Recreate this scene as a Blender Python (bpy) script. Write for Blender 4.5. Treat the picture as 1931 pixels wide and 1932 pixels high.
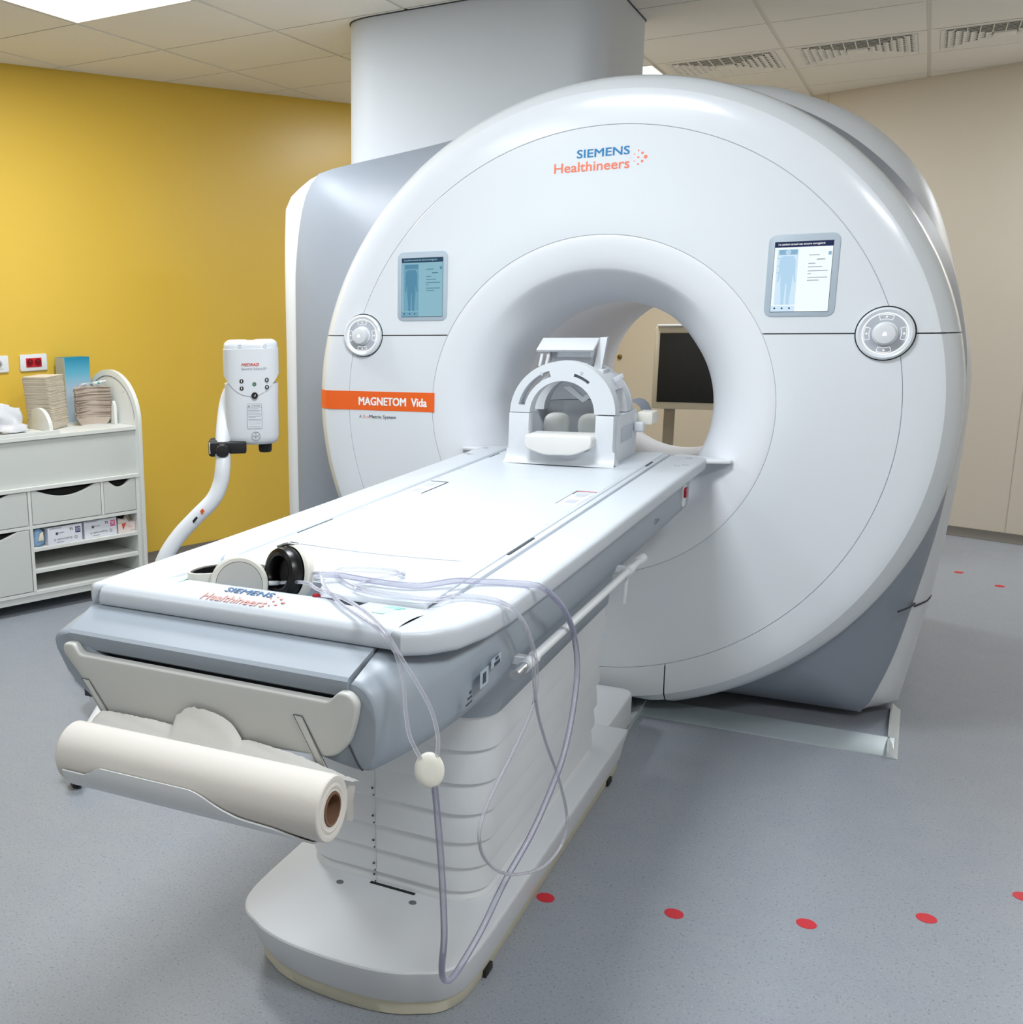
import bpy, bmesh, math, random
from mathutils import Vector, Matrix
random.seed(7)
PI = math.pi
for o in list(bpy.data.objects): bpy.data.objects.remove(o)
SC = bpy.context.scene
COL = SC.collection

# ------------------------------------------------------------------ camera
W_, H_ = 1931.0, 1932.0
F_, PX, PY = 2037.30, 478.64, 1023.69
YAW, PITCH, ROLL = -0.5521, 0.2206, -0.0238
CAM = Vector((0.9189, -3.6338, 1.4275))
fwd = Vector((math.sin(YAW)*math.cos(PITCH), math.cos(YAW)*math.cos(PITCH), -math.sin(PITCH)))
rgt = Vector((math.cos(YAW), -math.sin(YAW), 0)); upv = rgt.cross(fwd)
R_ = math.cos(ROLL)*rgt + math.sin(ROLL)*upv
U_ = -math.sin(ROLL)*rgt + math.cos(ROLL)*upv
cd = bpy.data.cameras.new('camera'); cam = bpy.data.objects.new('camera', cd); COL.objects.link(cam)
M = Matrix((R_, U_, -fwd)).transposed().to_4x4(); M.translation = CAM
cam.matrix_world = M
cd.sensor_fit = 'HORIZONTAL'; cd.sensor_width = 36.0; cd.lens = F_/W_*36.0
cd.shift_x = (W_/2-PX)/W_; cd.shift_y = (PY-H_/2)/W_
cd.clip_start = 0.05; cd.clip_end = 60
SC.camera = cam

# ------------------------------------------------------------------ world, exposure
wd = bpy.data.worlds.new('world'); SC.world = wd; wd.use_nodes = True
bg = wd.node_tree.nodes['Background']; bg.inputs[0].default_value = (0.8, 0.88, 1.0, 1); bg.inputs[1].default_value = 0.05
vs = SC.view_settings; vs.view_transform = 'Standard'; vs.look = 'None'; vs.gamma = 1.0
vs.use_curve_mapping = False; vs.exposure = 0.0
CEIL = 2.559
GX, GY, TS = -2.1903, 0.1181, 0.6
# recessed ceiling lamps: (tile column, tile row, watts)
LAMPS = [(0, -1, 33), (2, 4, 27), (3, -3, 35), (1, -6, 18), (6, -5, 34), (7, 4, 32)]
LIGHT_COL = (0.92, 0.965, 1.0)
for k, j, wt in LAMPS:
    ld = bpy.data.lights.new('ceiling_lamp_light', 'AREA'); ld.shape = 'SQUARE'; ld.size = 0.56; ld.energy = wt; ld.color = LIGHT_COL
    lo = bpy.data.objects.new('ceiling_lamp_light', ld); COL.objects.link(lo)
    lo.location = (GX+TS*(k+.5), GY+TS*(j+.5), CEIL-0.012)

# ------------------------------------------------------------------ materials
def lin(c):
    if isinstance(c, str): c = [int(c[i:i+2], 16)/255 for i in (0, 2, 4)]
    return tuple((x/12.92 if x <= .04045 else ((x+.055)/1.055)**2.4) for x in c)
MATS = {}
def mat(name, col, rough=.4, metal=0., var=.03, scale=6., bump=0., bscale=60., coat=0., spec=.5, emit=0., alpha=1.):
    m = bpy.data.materials.new(name); m.use_nodes = True; nt = m.node_tree; N = nt.nodes; L = nt.links
    b = N['Principled BSDF']; c = lin(col)
    tc = N.new('ShaderNodeTexCoord'); nz = N.new('ShaderNodeTexNoise'); nz.inputs['Scale'].default_value = scale; nz.inputs['Detail'].default_value = 4
    L.new(tc.outputs['Object'], nz.inputs['Vector'])
    mx = N.new('ShaderNodeMix'); mx.data_type = 'RGBA'
    mx.inputs[6].default_value = tuple(max(0, x*(1-var)) for x in c)+(1,); mx.inputs[7].default_value = tuple(min(1, x*(1+var)) for x in c)+(1,)
    L.new(nz.outputs['Fac'], mx.inputs[0]); L.new(mx.outputs[2], b.inputs['Base Color'])
    b.inputs['Roughness'].default_value = rough; b.inputs['Metallic'].default_value = metal
    b.inputs['Specular IOR Level'].default_value = spec
    if coat: b.inputs['Coat Weight'].default_value = coat; b.inputs['Coat Roughness'].default_value = .12
    if emit:
        L.new(mx.outputs[2], b.inputs['Emission Color']); b.inputs['Emission Strength'].default_value = emit
    if bump:
        n2 = N.new('ShaderNodeTexNoise'); n2.inputs['Scale'].default_value = bscale; n2.inputs['Detail'].default_value = 3
        L.new(tc.outputs['Object'], n2.inputs['Vector'])
        bp = N.new('ShaderNodeBump'); bp.inputs['Strength'].default_value = bump; bp.inputs['Distance'].default_value = .002
        L.new(n2.outputs['Fac'], bp.inputs['Height']); L.new(bp.outputs['Normal'], b.inputs['Normal'])
    if emit and emit < 1.5:
        sc = N.new('ShaderNodeMix'); sc.data_type = 'RGBA'; sc.inputs[0].default_value = .9; sc.inputs[7].default_value = (0, 0, 0, 1); L.new(mx.outputs[2], sc.inputs[6]); L.new(sc.outputs[2], b.inputs['Base Color'])
    MATS[name] = m; return m
mat('white_gloss', 'E1E7ED', .22, var=.01, coat=.3)
mat('white_plastic', 'DEE2E7', .42, var=.012)
mat('white_satin', 'DDE0E3', .5, var=.015)
mat('table_white', 'C6CDD5', .38, var=.01)
mat('grey_blue', '98A2AD', .42, var=.02)
mat('shell_grey', '949DAA', .48, var=.02)
mat('seam_dark', '3A3F47', .8)
mat('seam_mid', '70767E', .8)
mat('seam_light', 'B4B9C0', .8)
mat('black', '0A0A0B', .55)
mat('black_gloss', '050608', .3, spec=.35)
mat('rubber', '141416', .6)
mat('coil_white', 'D0D5DB', .42, var=.01)
mat('funnel_white', 'E6EAF0', .42, var=.01)
mat('bore_white', 'F1F2F6', .35, var=.01)
mat('cream', 'E3E2D9', .5, var=.02)
mat('tray_grey', 'C2C3C0', .5, var=.02)
mat('paper', 'D8D4CE', .85, var=.02, bump=.15, bscale=120)
mat('tissue', 'DFDEDB', .9, var=.04, bump=.3, bscale=40)
mat('cardboard', '7A5B45', .85, var=.1, scale=60)
mat('pulp', 'D8CEBD', .95, var=.1, scale=40, bump=.6, bscale=150)
mat('pulp_grey', 'B9AB9E', .95, var=.12, scale=40, bump=.6, bscale=150)
mat('cab', 'DCDEDA', .5, var=.015)
mat('cab_face', 'CDD0CC', .5, var=.015)
mat('void', '080808', .9)
mat('orange', 'F2661E', .4, var=.02)
mat('print_blue', '1F7FB8', .5)
mat('print_blue_dark', '1B5C8F', .5)
mat('print_coral', 'F07F62', .5)
mat('print_pink', 'E89A92', .5)
mat('print_dark', '3F464E', .6)
mat('print_white', 'FAFAFA', .5)
mat('print_grey', '8D9299', .6)
mat('print_red', 'D2543F', .5)
mat('navy', '1E2A6B', .5)
mat('magenta', 'D8508E', .5)
mat('red_dot', 'CC2433', .5, var=.03)
mat('red_dot_far', 'B8332E', .5, var=.03)
mat('red_socket', 'C41423', .4)
mat('red_button', '9C1426', .3)
mat('mint', 'BFE3DC', .4, var=.02)
mat('mint_dark', '8CCBBF', .4)
mat('chrome', 'C9CCD0', .12, metal=1.)
mat('alu', 'B9C4C8', .38, metal=.55, var=.04)
mat('alu_light', 'C3CACC', .45, metal=.2, var=.04)
mat('beige_frame', 'D3C8B2', .55)
mat('post_grey', '958A78', .5)
mat('screen_off', '070708', .35)
mat('ledge_green', '3D6B4B', .4)
mat('pad', 'DFE1DE', .7, var=.02)
mat('pillow_m', 'DCDCDA', .6, var=.01)
mat('blue_box', '1287A5', .5)
mat('blue_box_side', 'B9C0B8', .6)
mat('glove_blue', '9FC3E6', .6, var=.15, scale=30)
mat('box_white', 'E2E4EC', .6, var=.02)
mat('box_pink', 'EADCD8', .6, var=.03)
mat('package', 'CBCDD2', .3, var=.06, scale=25, bump=.7, bscale=30)
mat('peach', 'E8DFC6', .6)
mat('teal', '3FA79A', .5)
mat('skirt_beige', 'CFCBB8', .6, var=.04)
mat('lamp', 'FFFFFF', .5, emit=3.0)
mat('glow', 'FFFFFF', .5, emit=1.1)
mat('dial_face', 'B6BCC5', .45)
mat('scr_white', 'F2FBFF', .3, emit=.92)
mat('scr_pale', 'CFE6F7', .3, emit=.92)
mat('scr_body', 'B2D4EC', .3, emit=.92)
mat('scr_mid', '86AFCB', .3, emit=.92)
mat('scr_navy', '10214F', .3, emit=.92)
mat('scr_text', '8A9AA8', .3, emit=.92)
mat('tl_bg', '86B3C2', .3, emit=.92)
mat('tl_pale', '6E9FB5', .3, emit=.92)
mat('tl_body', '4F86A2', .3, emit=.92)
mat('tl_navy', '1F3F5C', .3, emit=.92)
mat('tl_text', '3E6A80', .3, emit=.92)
mat('disp_frame', 'AFBDCA', .4)
mat('metal_screw', '8A7444', .3, metal=1.)

def tube_mat(name, tint, fac):
    m = bpy.data.materials.new(name); m.use_nodes = True; nt = m.node_tree; N = nt.nodes; L = nt.links
    b = N['Principled BSDF']; b.inputs['Base Color'].default_value = lin(tint)+(1,); b.inputs['Roughness'].default_value = .12
    t = N.new('ShaderNodeBsdfTransparent'); t.inputs[0].default_value = (.95, .95, .97, 1)
    fr = N.new('ShaderNodeFresnel'); fr.inputs[0].default_value = 1.35
    tc = N.new('ShaderNodeTexCoord'); nz = N.new('ShaderNodeTexNoise'); nz.inputs['Scale'].default_value = 20
    L.new(tc.outputs['Object'], nz.inputs['Vector'])
    ad = N.new('ShaderNodeMath'); ad.operation = 'MULTIPLY_ADD'; ad.inputs[1].default_value = 1.0; ad.inputs[2].default_value = fac
    L.new(fr.outputs[0], ad.inputs[0])
    a2 = N.new('ShaderNodeMath'); a2.operation = 'MULTIPLY_ADD'; a2.inputs[1].default_value = .06; L.new(nz.outputs['Fac'], a2.inputs[0]); L.new(ad.outputs[0], a2.inputs[2]); a2.use_clamp = True
    mx = N.new('ShaderNodeMixShader'); L.new(a2.outputs[0], mx.inputs[0]); L.new(t.outputs[0], mx.inputs[1]); L.new(b.outputs[0], mx.inputs[2])
    L.new(mx.outputs[0], N['Material Output'].inputs[0]); MATS[name] = m
tube_mat('clear_tube', 'E6E7EE', .13)
tube_mat('violet_tube', 'C2C3D6', .24)
tube_mat('clear_plastic', 'E3E7EE', .25)

def floor_mat():
    m = bpy.data.materials.new('vinyl_floor'); m.use_nodes = True; nt = m.node_tree; N = nt.nodes; L = nt.links
    b = N['Principled BSDF']; tc = N.new('ShaderNodeTexCoord')
    base = lin('969CA6')
    def layer(prev, scale, lo, hi, col, amt):
        v = N.new('ShaderNodeTexNoise'); v.inputs['Scale'].default_value = scale; v.inputs['Detail'].default_value = 2.5; v.inputs['Roughness'].default_value = .6
        L.new(tc.outputs['Object'], v.inputs['Vector'])
        r = N.new('ShaderNodeMapRange'); r.inputs[1].default_value = lo; r.inputs[2].default_value = hi; r.inputs[4].default_value = amt; L.new(v.outputs['Fac'], r.inputs[0])
        mx = N.new('ShaderNodeMix'); mx.data_type = 'RGBA'; L.new(r.outputs[0], mx.inputs[0])
        if prev is None: mx.inputs[6].default_value = base+(1,)
        else: L.new(prev, mx.inputs[6])
        mx.inputs[7].default_value = lin(col)+(1,); return mx.outputs[2]
    c = layer(None, 9, .35, .65, '9CA1A8', .6)
    c = layer(c, 150, .60, .66, '6E7580', .75)
    c = layer(c, 210, .62, .68, 'BDC3CB', .7)
    c = layer(c, 330, .60, .66, '7E8187', .6)
    L.new(c, b.inputs['Base Color']); b.inputs['Roughness'].default_value = .42
    MATS['vinyl_floor'] = m
floor_mat()
def wall_mat(name, col, rough):
    mat(name, col, rough, var=.015, scale=1.5, bump=.12, bscale=220)
wall_mat('yellow_paint', 'DFBA49', .33)
wall_mat('beige_paint', 'DCD3C5', .5)
mat('beige_joint', 'B9AD9A', .6)
wall_mat('white_paint', 'E2E2DE', .6)
wall_mat('column_paint', 'D3D9E0', .5)
mat('ceiling_tile', 'EAE6DE', .85, var=.02, scale=4, bump=.25, bscale=300)
mat('ceiling_grid', 'DDD8CE', .6, var=.02)
mat('vent_dark', '453C33', .9)
mat('skirting', '6F6B66', .6, var=.05)

# ------------------------------------------------------------------ mesh helpers
def link(name, me, m, parent=None, smooth=False):
    o = bpy.data.objects.new(name, me); COL.objects.link(o)
    if m is not None: me.materials.append(MATS[m])
    if smooth:
        for p in me.polygons: p.use_smooth = True
    if parent is not None:
        o.parent = parent; o.matrix_parent_inverse = parent.matrix_basis.inverted() if parent.type == 'EMPTY' else Matrix.Identity(4)
    return o
def fix(bm, sharp=None):
    bmesh.ops.remove_doubles(bm, verts=bm.verts, dist=1e-6)
    bmesh.ops.recalc_face_normals(bm, faces=bm.faces)
def finish(name, bm, m, parent, smooth=False, ang=None, T=None):
    fix(bm)
    if T is not None: bmesh.ops.transform(bm, matrix=T, verts=bm.verts)
    me = bpy.data.meshes.new(name); bm.to_mesh(me); bm.free()
    o = link(name, me, m, parent, smooth or ang is not None)
    if ang is not None: me.set_sharp_from_angle(angle=math.radians(ang))
    return o
def raw(name, V, Fc, m, parent=None, ang=None, smooth=False, T=None):
    bm = bmesh.new(); vs_ = [bm.verts.new(v) for v in V]
    for f in Fc:
        try: bm.faces.new([vs_[i] for i in f])
        except ValueError: pass
    return finish(name, bm, m, parent, smooth, ang, T)
def box(name, lo, hi, m, parent=None, bev=0., seg=2, T=None):
    bm = bmesh.new(); bmesh.ops.create_cube(bm, size=1)
    for v in bm.verts: v.co = Vector([lo[i]+(v.co[i]+.5)*(hi[i]-lo[i]) for i in range(3)])
    if bev: bmesh.ops.bevel(bm, geom=bm.edges[:], offset=bev, segments=seg, affect='EDGES', profile=.5)
    return finish(name, bm, m, parent, ang=35 if bev else None, T=T)
def bxb(bm, lo, hi):
    r = bmesh.ops.create_cube(bm, size=1)
    for v in r['verts']: v.co = Vector([lo[i]+(v.co[i]+.5)*(hi[i]-lo[i]) for i in range(3)])
def prism(name, pts, axis, a, b, m, parent=None, bev=0., seg=2, ang=35, T=None):
    """polygon pts in the plane across axis; axis y: pts=(x,z); axis z: pts=(x,y); axis x: pts=(y,z)"""
    def mk(p, t):
        return {'x': (t, p[0], p[1]), 'y': (p[0], t, p[1]), 'z': (p[0], p[1], t)}[axis]
    bm = bmesh.new(); n = len(pts)
    A = [bm.verts.new(mk(p, a)) for p in pts]; B = [bm.verts.new(mk(p, b)) for p in pts]
    bm.faces.new(A); bm.faces.new(B[::-1])
    for i in range(n): bm.faces.new((A[i], A[(i+1) % n], B[(i+1) % n], B[i]))
    bmesh.ops.recalc_face_normals(bm, faces=bm.faces)
    if bev:
        es = [e for e in bm.edges if abs((e.verts[0].co-e.verts[1].co)['xyz'.index(axis)]) < 1e-9]
        bmesh.ops.bevel(bm, geom=es, offset=bev, segments=seg, affect='EDGES', profile=.5, clamp_overlap=True)
    return finish(name, bm, m, parent, ang=ang, T=T)
def grid(name, rows, m, parent=None, closed=False, ang=30, caps=False, T=None):
    bm = bmesh.new(); R = [[bm.verts.new(p) for p in r] for r in rows]
    for a, b in zip(R[:-1], R[1:]):
        n = len(a)
        for i in range(n if closed else n-1):
            j = (i+1) % n
            try: bm.faces.new((a[i], a[j], b[j], b[i]))
            except ValueError: pass
    if caps:
        bm.faces.new(R[0][::-1]); bm.faces.new(R[-1])
    return finish(name, bm, m, parent, ang=ang, T=T)
def smooth_path(pts, n):
    P = [Vector(p) for p in pts]; out = []
    for i in range(len(P)-1):
        p0 = P[max(i-1, 0)]; p1 = P[i]; p2 = P[i+1]; p3 = P[min(i+2, len(P)-1)]
        for k in range(n):
            t = k/n
            out.append(.5*((2*p1)+(p2-p0)*t+(2*p0-5*p1+4*p2-p3)*t*t+(3*p1-p0-3*p2+p3)*t**3))
    out.append(P[-1]); return out
def tube(name, pts, r, m, parent=None, n=12, sub=6, T=None, rad=None, caps=True):
    P = smooth_path(pts, sub) if sub > 1 else [Vector(p) for p in pts]
    rows = []; prev = None
    for i, p in enumerate(P):
        t = (P[min(i+1, len(P)-1)]-P[max(i-1, 0)]).normalized()
        if prev is None:
            a = Vector((0, 0, 1)) if abs(t.z) < .9 else Vector((1, 0, 0)); nrm = t.cross(a).normalized()
        else: nrm = (prev-t*prev.dot(t)).normalized()
        prev = nrm; bn = t.cross(nrm)
        rr = r if rad is None else rad(i/(len(P)-1))
        rows.append([p+rr*(math.cos(2*PI*k/n)*nrm+math.sin(2*PI*k/n)*bn) for k in range(n)])
    return grid(name, rows, m, parent, closed=True, ang=50, caps=caps, T=T)
def lathe(name, prof, c, axis, m, parent=None, n=32, T=None, caps=False, ang=30):
    """prof = (radius, offset along axis)"""
    ax = Vector(axis).normalized(); a = Vector((0, 0, 1)) if abs(ax.z) < .9 else Vector((1, 0, 0))
    e1 = ax.cross(a).normalized(); e2 = ax.cross(e1); c = Vector(c)
    rows = [[c+ax*h+max(r, 1e-5)*(math.cos(2*PI*k/n)*e1+math.sin(2*PI*k/n)*e2) for k in range(n)] for r, h in prof]
    return grid(name, rows, m, parent, closed=True, ang=ang, caps=caps, T=T)
def rrect(x0, x1, z0, z1, r, n=5):
    out = []
    for cx, cz, a0 in ((x1-r, z1-r, 0), (x0+r, z1-r, PI/2), (x0+r, z0+r, PI), (x1-r, z0+r, 1.5*PI)):
        for k in range(n+1):
            a = a0+PI/2*k/n; out.append((cx+r*math.cos(a), cz+r*math.sin(a)))
    return out
def round_poly(pts, r, n=5):
    out = []; N = len(pts)
    for i in range(N):
        p = Vector(pts[i][:2]); rr = pts[i][2] if len(pts[i]) > 2 else r
        a = Vector(pts[i-1][:2]); b = Vector(pts[(i+1) % N][:2])
        if rr <= 0: out.append(tuple(p)); continue
        da = (a-p); db = (b-p); q = min(rr, da.length*.48, db.length*.48)
        s = p+da.normalized()*q; e = p+db.normalized()*q
        for k in range(n+1):
            t = k/n; v = (1-t)**2*s+2*t*(1-t)*p+t*t*e; out.append((v.x, v.y))
    return out
def textm(name, s, o, xd, up, w, h, m, parent, depth=.0006, T=None, right=False, bold=0., shear=0., proj=None):
    cu = bpy.data.curves.new('t', 'FONT'); cu.body = s; cu.extrude = 0; cu.resolution_u = 3; cu.shear = shear
    ob = bpy.data.objects.new('t', cu); COL.objects.link(ob)
    dg = bpy.context.evaluated_depsgraph_get(); me = bpy.data.meshes.new_from_object(ob.evaluated_get(dg))
    bpy.data.objects.remove(ob); bpy.data.curves.remove(cu)
    xs = [v.co.x for v in me.vertices]; ys = [v.co.y for v in me.vertices]
    x0, x1, y0, y1 = min(xs), max(xs), min(ys), max(ys)
    xd = Vector(xd).normalized(); up = Vector(up).normalized(); nn = xd.cross(up); o = Vector(o)
    for v in me.vertices:
        a = (v.co.x-x0)/(x1-x0)*w; b = (v.co.y-y0)/(y1-y0)*h
        v.co = o+xd*a+up*b+nn*depth
        if proj: v.co.z = proj(v.co.x, v.co.y)+depth
    if bold:
        bm = bmesh.new(); bm.from_mesh(me); g0 = bm.verts[:]+bm.edges[:]+bm.faces[:]
        for i, (a, b) in enumerate(((1, .6), (-1, -.6), (1, -.6), (-1, .6))):
            r = bmesh.ops.duplicate(bm, geom=g0); bmesh.ops.translate(bm, verts=[q for q in r['geom'] if isinstance(q, bmesh.types.BMVert)], vec=(xd*a+up*b)*bold+nn*(.00012*(i+1)))
        bm.to_mesh(me); bm.free()
    if T is not None: me.transform(T)
    return link(name, me, m, parent)
def disc(name, c, nrm, r, m, parent, t=.001, n=20, T=None):
    return lathe(name, [(r, 0), (r, t), (0, t)], c, nrm, m, parent, n=n, T=T)
def lerp(a, b, t): return a+(b-a)*t
def pw(tab, v):
    if v <= tab[0][0]: return tab[0][1]
    for (a, p), (b, q) in zip(tab[:-1], tab[1:]):
        if v <= b: return lerp(p, q, (v-a)/(b-a))
    return tab[-1][1]
# ------------------------------------------------------------------ scene graph helpers
def thing(name, loc, label, cat, group=None, rz=0.):
    e = bpy.data.objects.new(name, None); COL.objects.link(e); e.location = loc; e.rotation_euler = (0, 0, rz)
    e.matrix_basis = Matrix.Translation(loc) @ Matrix.Rotation(rz, 4, 'Z')
    e.empty_display_size = .1; return tag(e, label, cat, group)
def tag(o, label=None, cat=None, group=None, kind=None):
    if label: o['label'] = label
    if cat: o['category'] = cat
    if group: o['group'] = group
    if kind: o['kind'] = kind
    return o
# ================================================================== ROOM
W0 = Vector((-2.97, .475, 0)); WU = Vector((.3698, .9291, 0)); WN = Vector((.9291, -.3698, 0))
def wp(s, d, z=0.): return W0+WU*s+WN*d+Vector((0, 0, z))
WR = math.atan2(.9291, .3698)
TW = Matrix.Translation(W0) @ Matrix.Rotation(WR, 4, 'Z')     # local x along the yellow wall, local y into it
# back (beige) wall is perpendicular: s = SB; room spans d 0..DR, s SF..SB
SB = (Vector((.178, 4.133, 0))-W0).dot(WU); DR = 6.4; SF = -4.6
CORN = [wp(SF, 0), wp(SB, 0), wp(SB, DR), wp(SF, DR)]
fl = raw('floor', [(c.x, c.y, 0) for c in CORN]+[(c.x, c.y, -.1) for c in CORN], [(0, 1, 2, 3), (7, 6, 5, 4)]+[(i, (i+1) % 4, (i+1) % 4+4, i+4) for i in range(4)], 'vinyl_floor')
tag(fl, 'grey speckled vinyl floor', kind='structure')
def wall(name, s0, d0, s1, d1, m, lab):
    a, b = wp(s0, d0), wp(s1, d1); t = (b-a).normalized(); n = Vector((-t.y, t.x, 0))
    mid = wp((SF+SB)/2, DR/2)
    if (mid-a).dot(n) > 0: n = -n
    a2, b2 = a+n*.1, b+n*.1
    V = [(p.x, p.y, z) for z in (0, CEIL+.1) for p in (a, b, b2, a2)]
    o = raw(name, V, [(0, 1, 2, 3), (4, 5, 6, 7), (0, 1, 5, 4), (1, 2, 6, 5), (2, 3, 7, 6), (3, 0, 4, 7)], m)
    return tag(o, lab, kind='structure')
wall('wall_left', SF-.1, 0, SB+.1, 0, 'yellow_paint', 'mustard yellow painted wall behind the cabinet')
wb = wall('wall_back', SB, 0, SB, DR, 'beige_paint', 'beige panelled wall behind the scanner')
wall('wall_right', SF-.1, DR, SB+.1, DR, 'beige_paint', 'beige wall on the open side of the room')
wall('wall_front', SF, 0, SF, DR, 'white_paint', 'white wall opposite the scanner')
def cove(name, s0, d0, s1, d1, lab):
    a, b = wp(s0, d0), wp(s1, d1); t = (b-a).normalized(); n = Vector((-t.y, t.x, 0))
    if (wp((SF+SB)/2, DR/2)-a).dot(n) < 0: n = -n
    pr = [(.001, .05), (.006, .05), (.009, .025), (.018, .010), (.034, .002), (.034, .0005), (.001, .0005)]
    return tag(grid(name, [[p+n*x+Vector((0, 0, z)) for p in (a, b)] for x, z in pr], 'skirting'), lab, kind='structure')
cove('baseboard_left', SF, 0, SB, 0, 'grey coved skirting along the yellow wall')
cove('baseboard_back', SB, 0, SB, DR, 'grey coved skirting along the beige wall')
# joints between the wall panels of the beige wall
for d in (1.70, 2.905, 4.11, 5.31):
    j = raw('panel_joint', [tuple(wp(SB-e, d+x, z)) for z in (.05, CEIL-.001) for x, e in ((-.0015, .0), (.0015, .0), (.0015, .0012), (-.0015, .0012))],
            [(0, 1, 2, 3), (4, 5, 6, 7), (0, 1, 5, 4), (1, 2, 6, 5), (2, 3, 7, 6), (3, 0, 4, 7)], 'beige_joint', wb)
# ---- ceiling: slab, tiles clipped to the room, grid showing between them
ce = raw('ceiling', [(c.x, c.y, CEIL+.004) for c in CORN]+[(c.x, c.y, CEIL+.1) for c in CORN], [(0, 1, 2, 3), (7, 6, 5, 4)]+[(i, (i+1) % 4, (i+1) % 4+4, i+4) for i in range(4)], 'ceiling_grid')
tag(ce, 'suspended ceiling of square mineral tiles', kind='structure')
HP = []
for i in range(4):
    a, b = CORN[i], CORN[(i+1) % 4]; t = (b-a).normalized(); n = Vector((-t.y, t.x, 0))
    if ((CORN[(i+2) % 4])-a).dot(n) < 0: n = -n
    HP.append((a+n*.014, n))
def clip(poly):
    for a, n in HP:
        out = []
        for i in range(len(poly)):
            p, q = poly[i], poly[(i+1) % len(poly)]; dp, dq = (p-a).dot(n), (q-a).dot(n)
            if dp >= 0: out.append(p)
            if (dp >= 0) != (dq >= 0): out.append(p+(q-p)*(dp/(dp-dq)))
        poly = out
        if len(poly) < 3: return []
    return poly
VENTS = [(3, 4), (4, 4), (5, 4)]
LS = {(k, j) for k, j, _ in LAMPS}
for k in range(-3, 13):
    for j in range(-14, 10):
        if (k, j) in LS or (k, j) in VENTS: continue
        x0, y0 = GX+TS*k, GY+TS*j; g = .009
        pl = clip([Vector((x0+g, y0+g*.45, 0)), Vector((x0+TS-g, y0+g*.45, 0)), Vector((x0+TS-g, y0+TS-g*.45, 0)), Vector((x0+g, y0+TS-g*.45, 0))])
        if len(pl) < 3: continue
        V = [(p.x, p.y, CEIL) for p in pl]+[(p.x, p.y, CEIL+.004) for p in pl]; n = len(pl)
        raw('ceiling_tile', V, [tuple(range(n)), tuple(range(2*n-1, n-1, -1))]+[(i, (i+1) % n, (i+1) % n+n, i+n) for i in range(n)], 'ceiling_tile', ce)
# thin shadow joints on the far side of each row of tiles
bm = bmesh.new()
for j in range(-13, 9):
    y = GY+TS*j
    for k in range(-3, 12):
        x0 = GX+TS*k
        pl = clip([Vector((x0+.02, y-.0022, 0)), Vector((x0+TS-.02, y-.0022, 0)), Vector((x0+TS-.02, y+.0022, 0)), Vector((x0+.02, y+.0022, 0))])
        if len(pl) >= 3 and not any((k, jj) in LS for jj in (j, j-1)):
            bm.faces.new([bm.verts.new((p.x, p.y, CEIL+.0012)) for p in pl])
            bm.faces.new([bm.verts.new((p.x, p.y, CEIL+.0032)) for p in pl])
tag(finish('tile_joint', bm, 'skirting', ce), kind='stuff')
for k, j, wt in LAMPS:
    x0, y0 = GX+TS*k, GY+TS*j
    where = {(0, -1): 'above the floor between yellow wall and patient table', (2, 4): 'behind the ceiling column, beside the air vents', (3, -3): 'above the middle of the patient table', (1, -6): 'near the white wall, on the yellow wall side', (6, -5): 'near the white wall, on the open side of the room', (7, 4): 'beside the beige wall, past the last air vent'}[(k, j)]
    t = thing('ceiling_light', (x0+.3, y0+.3, CEIL), 'square white recessed light panel '+where, 'light', 'square ceiling light panels')
    bm = bmesh.new()
    for lo, hi in (((x0+.006, y0+.004), (x0+.594, y0+.014)), ((x0+.006, y0+.586), (x0+.594, y0+.596)), ((x0+.006, y0+.014), (x0+.016, y0+.586)), ((x0+.584, y0+.014), (x0+.594, y0+.586))):
        bxb(bm, lo+(CEIL-.002,), hi+(CEIL+.004,))
    finish('frame', bm, 'ceiling_grid', t)
    box('diffuser', (x0+.016, y0+.014, CEIL), (x0+.584, y0+.586, CEIL+.004), 'lamp', t)
VL = ['louvred ceiling air vent beside the column', 'louvred ceiling air vent between two other vents', 'louvred ceiling air vent farthest from the column']
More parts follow.
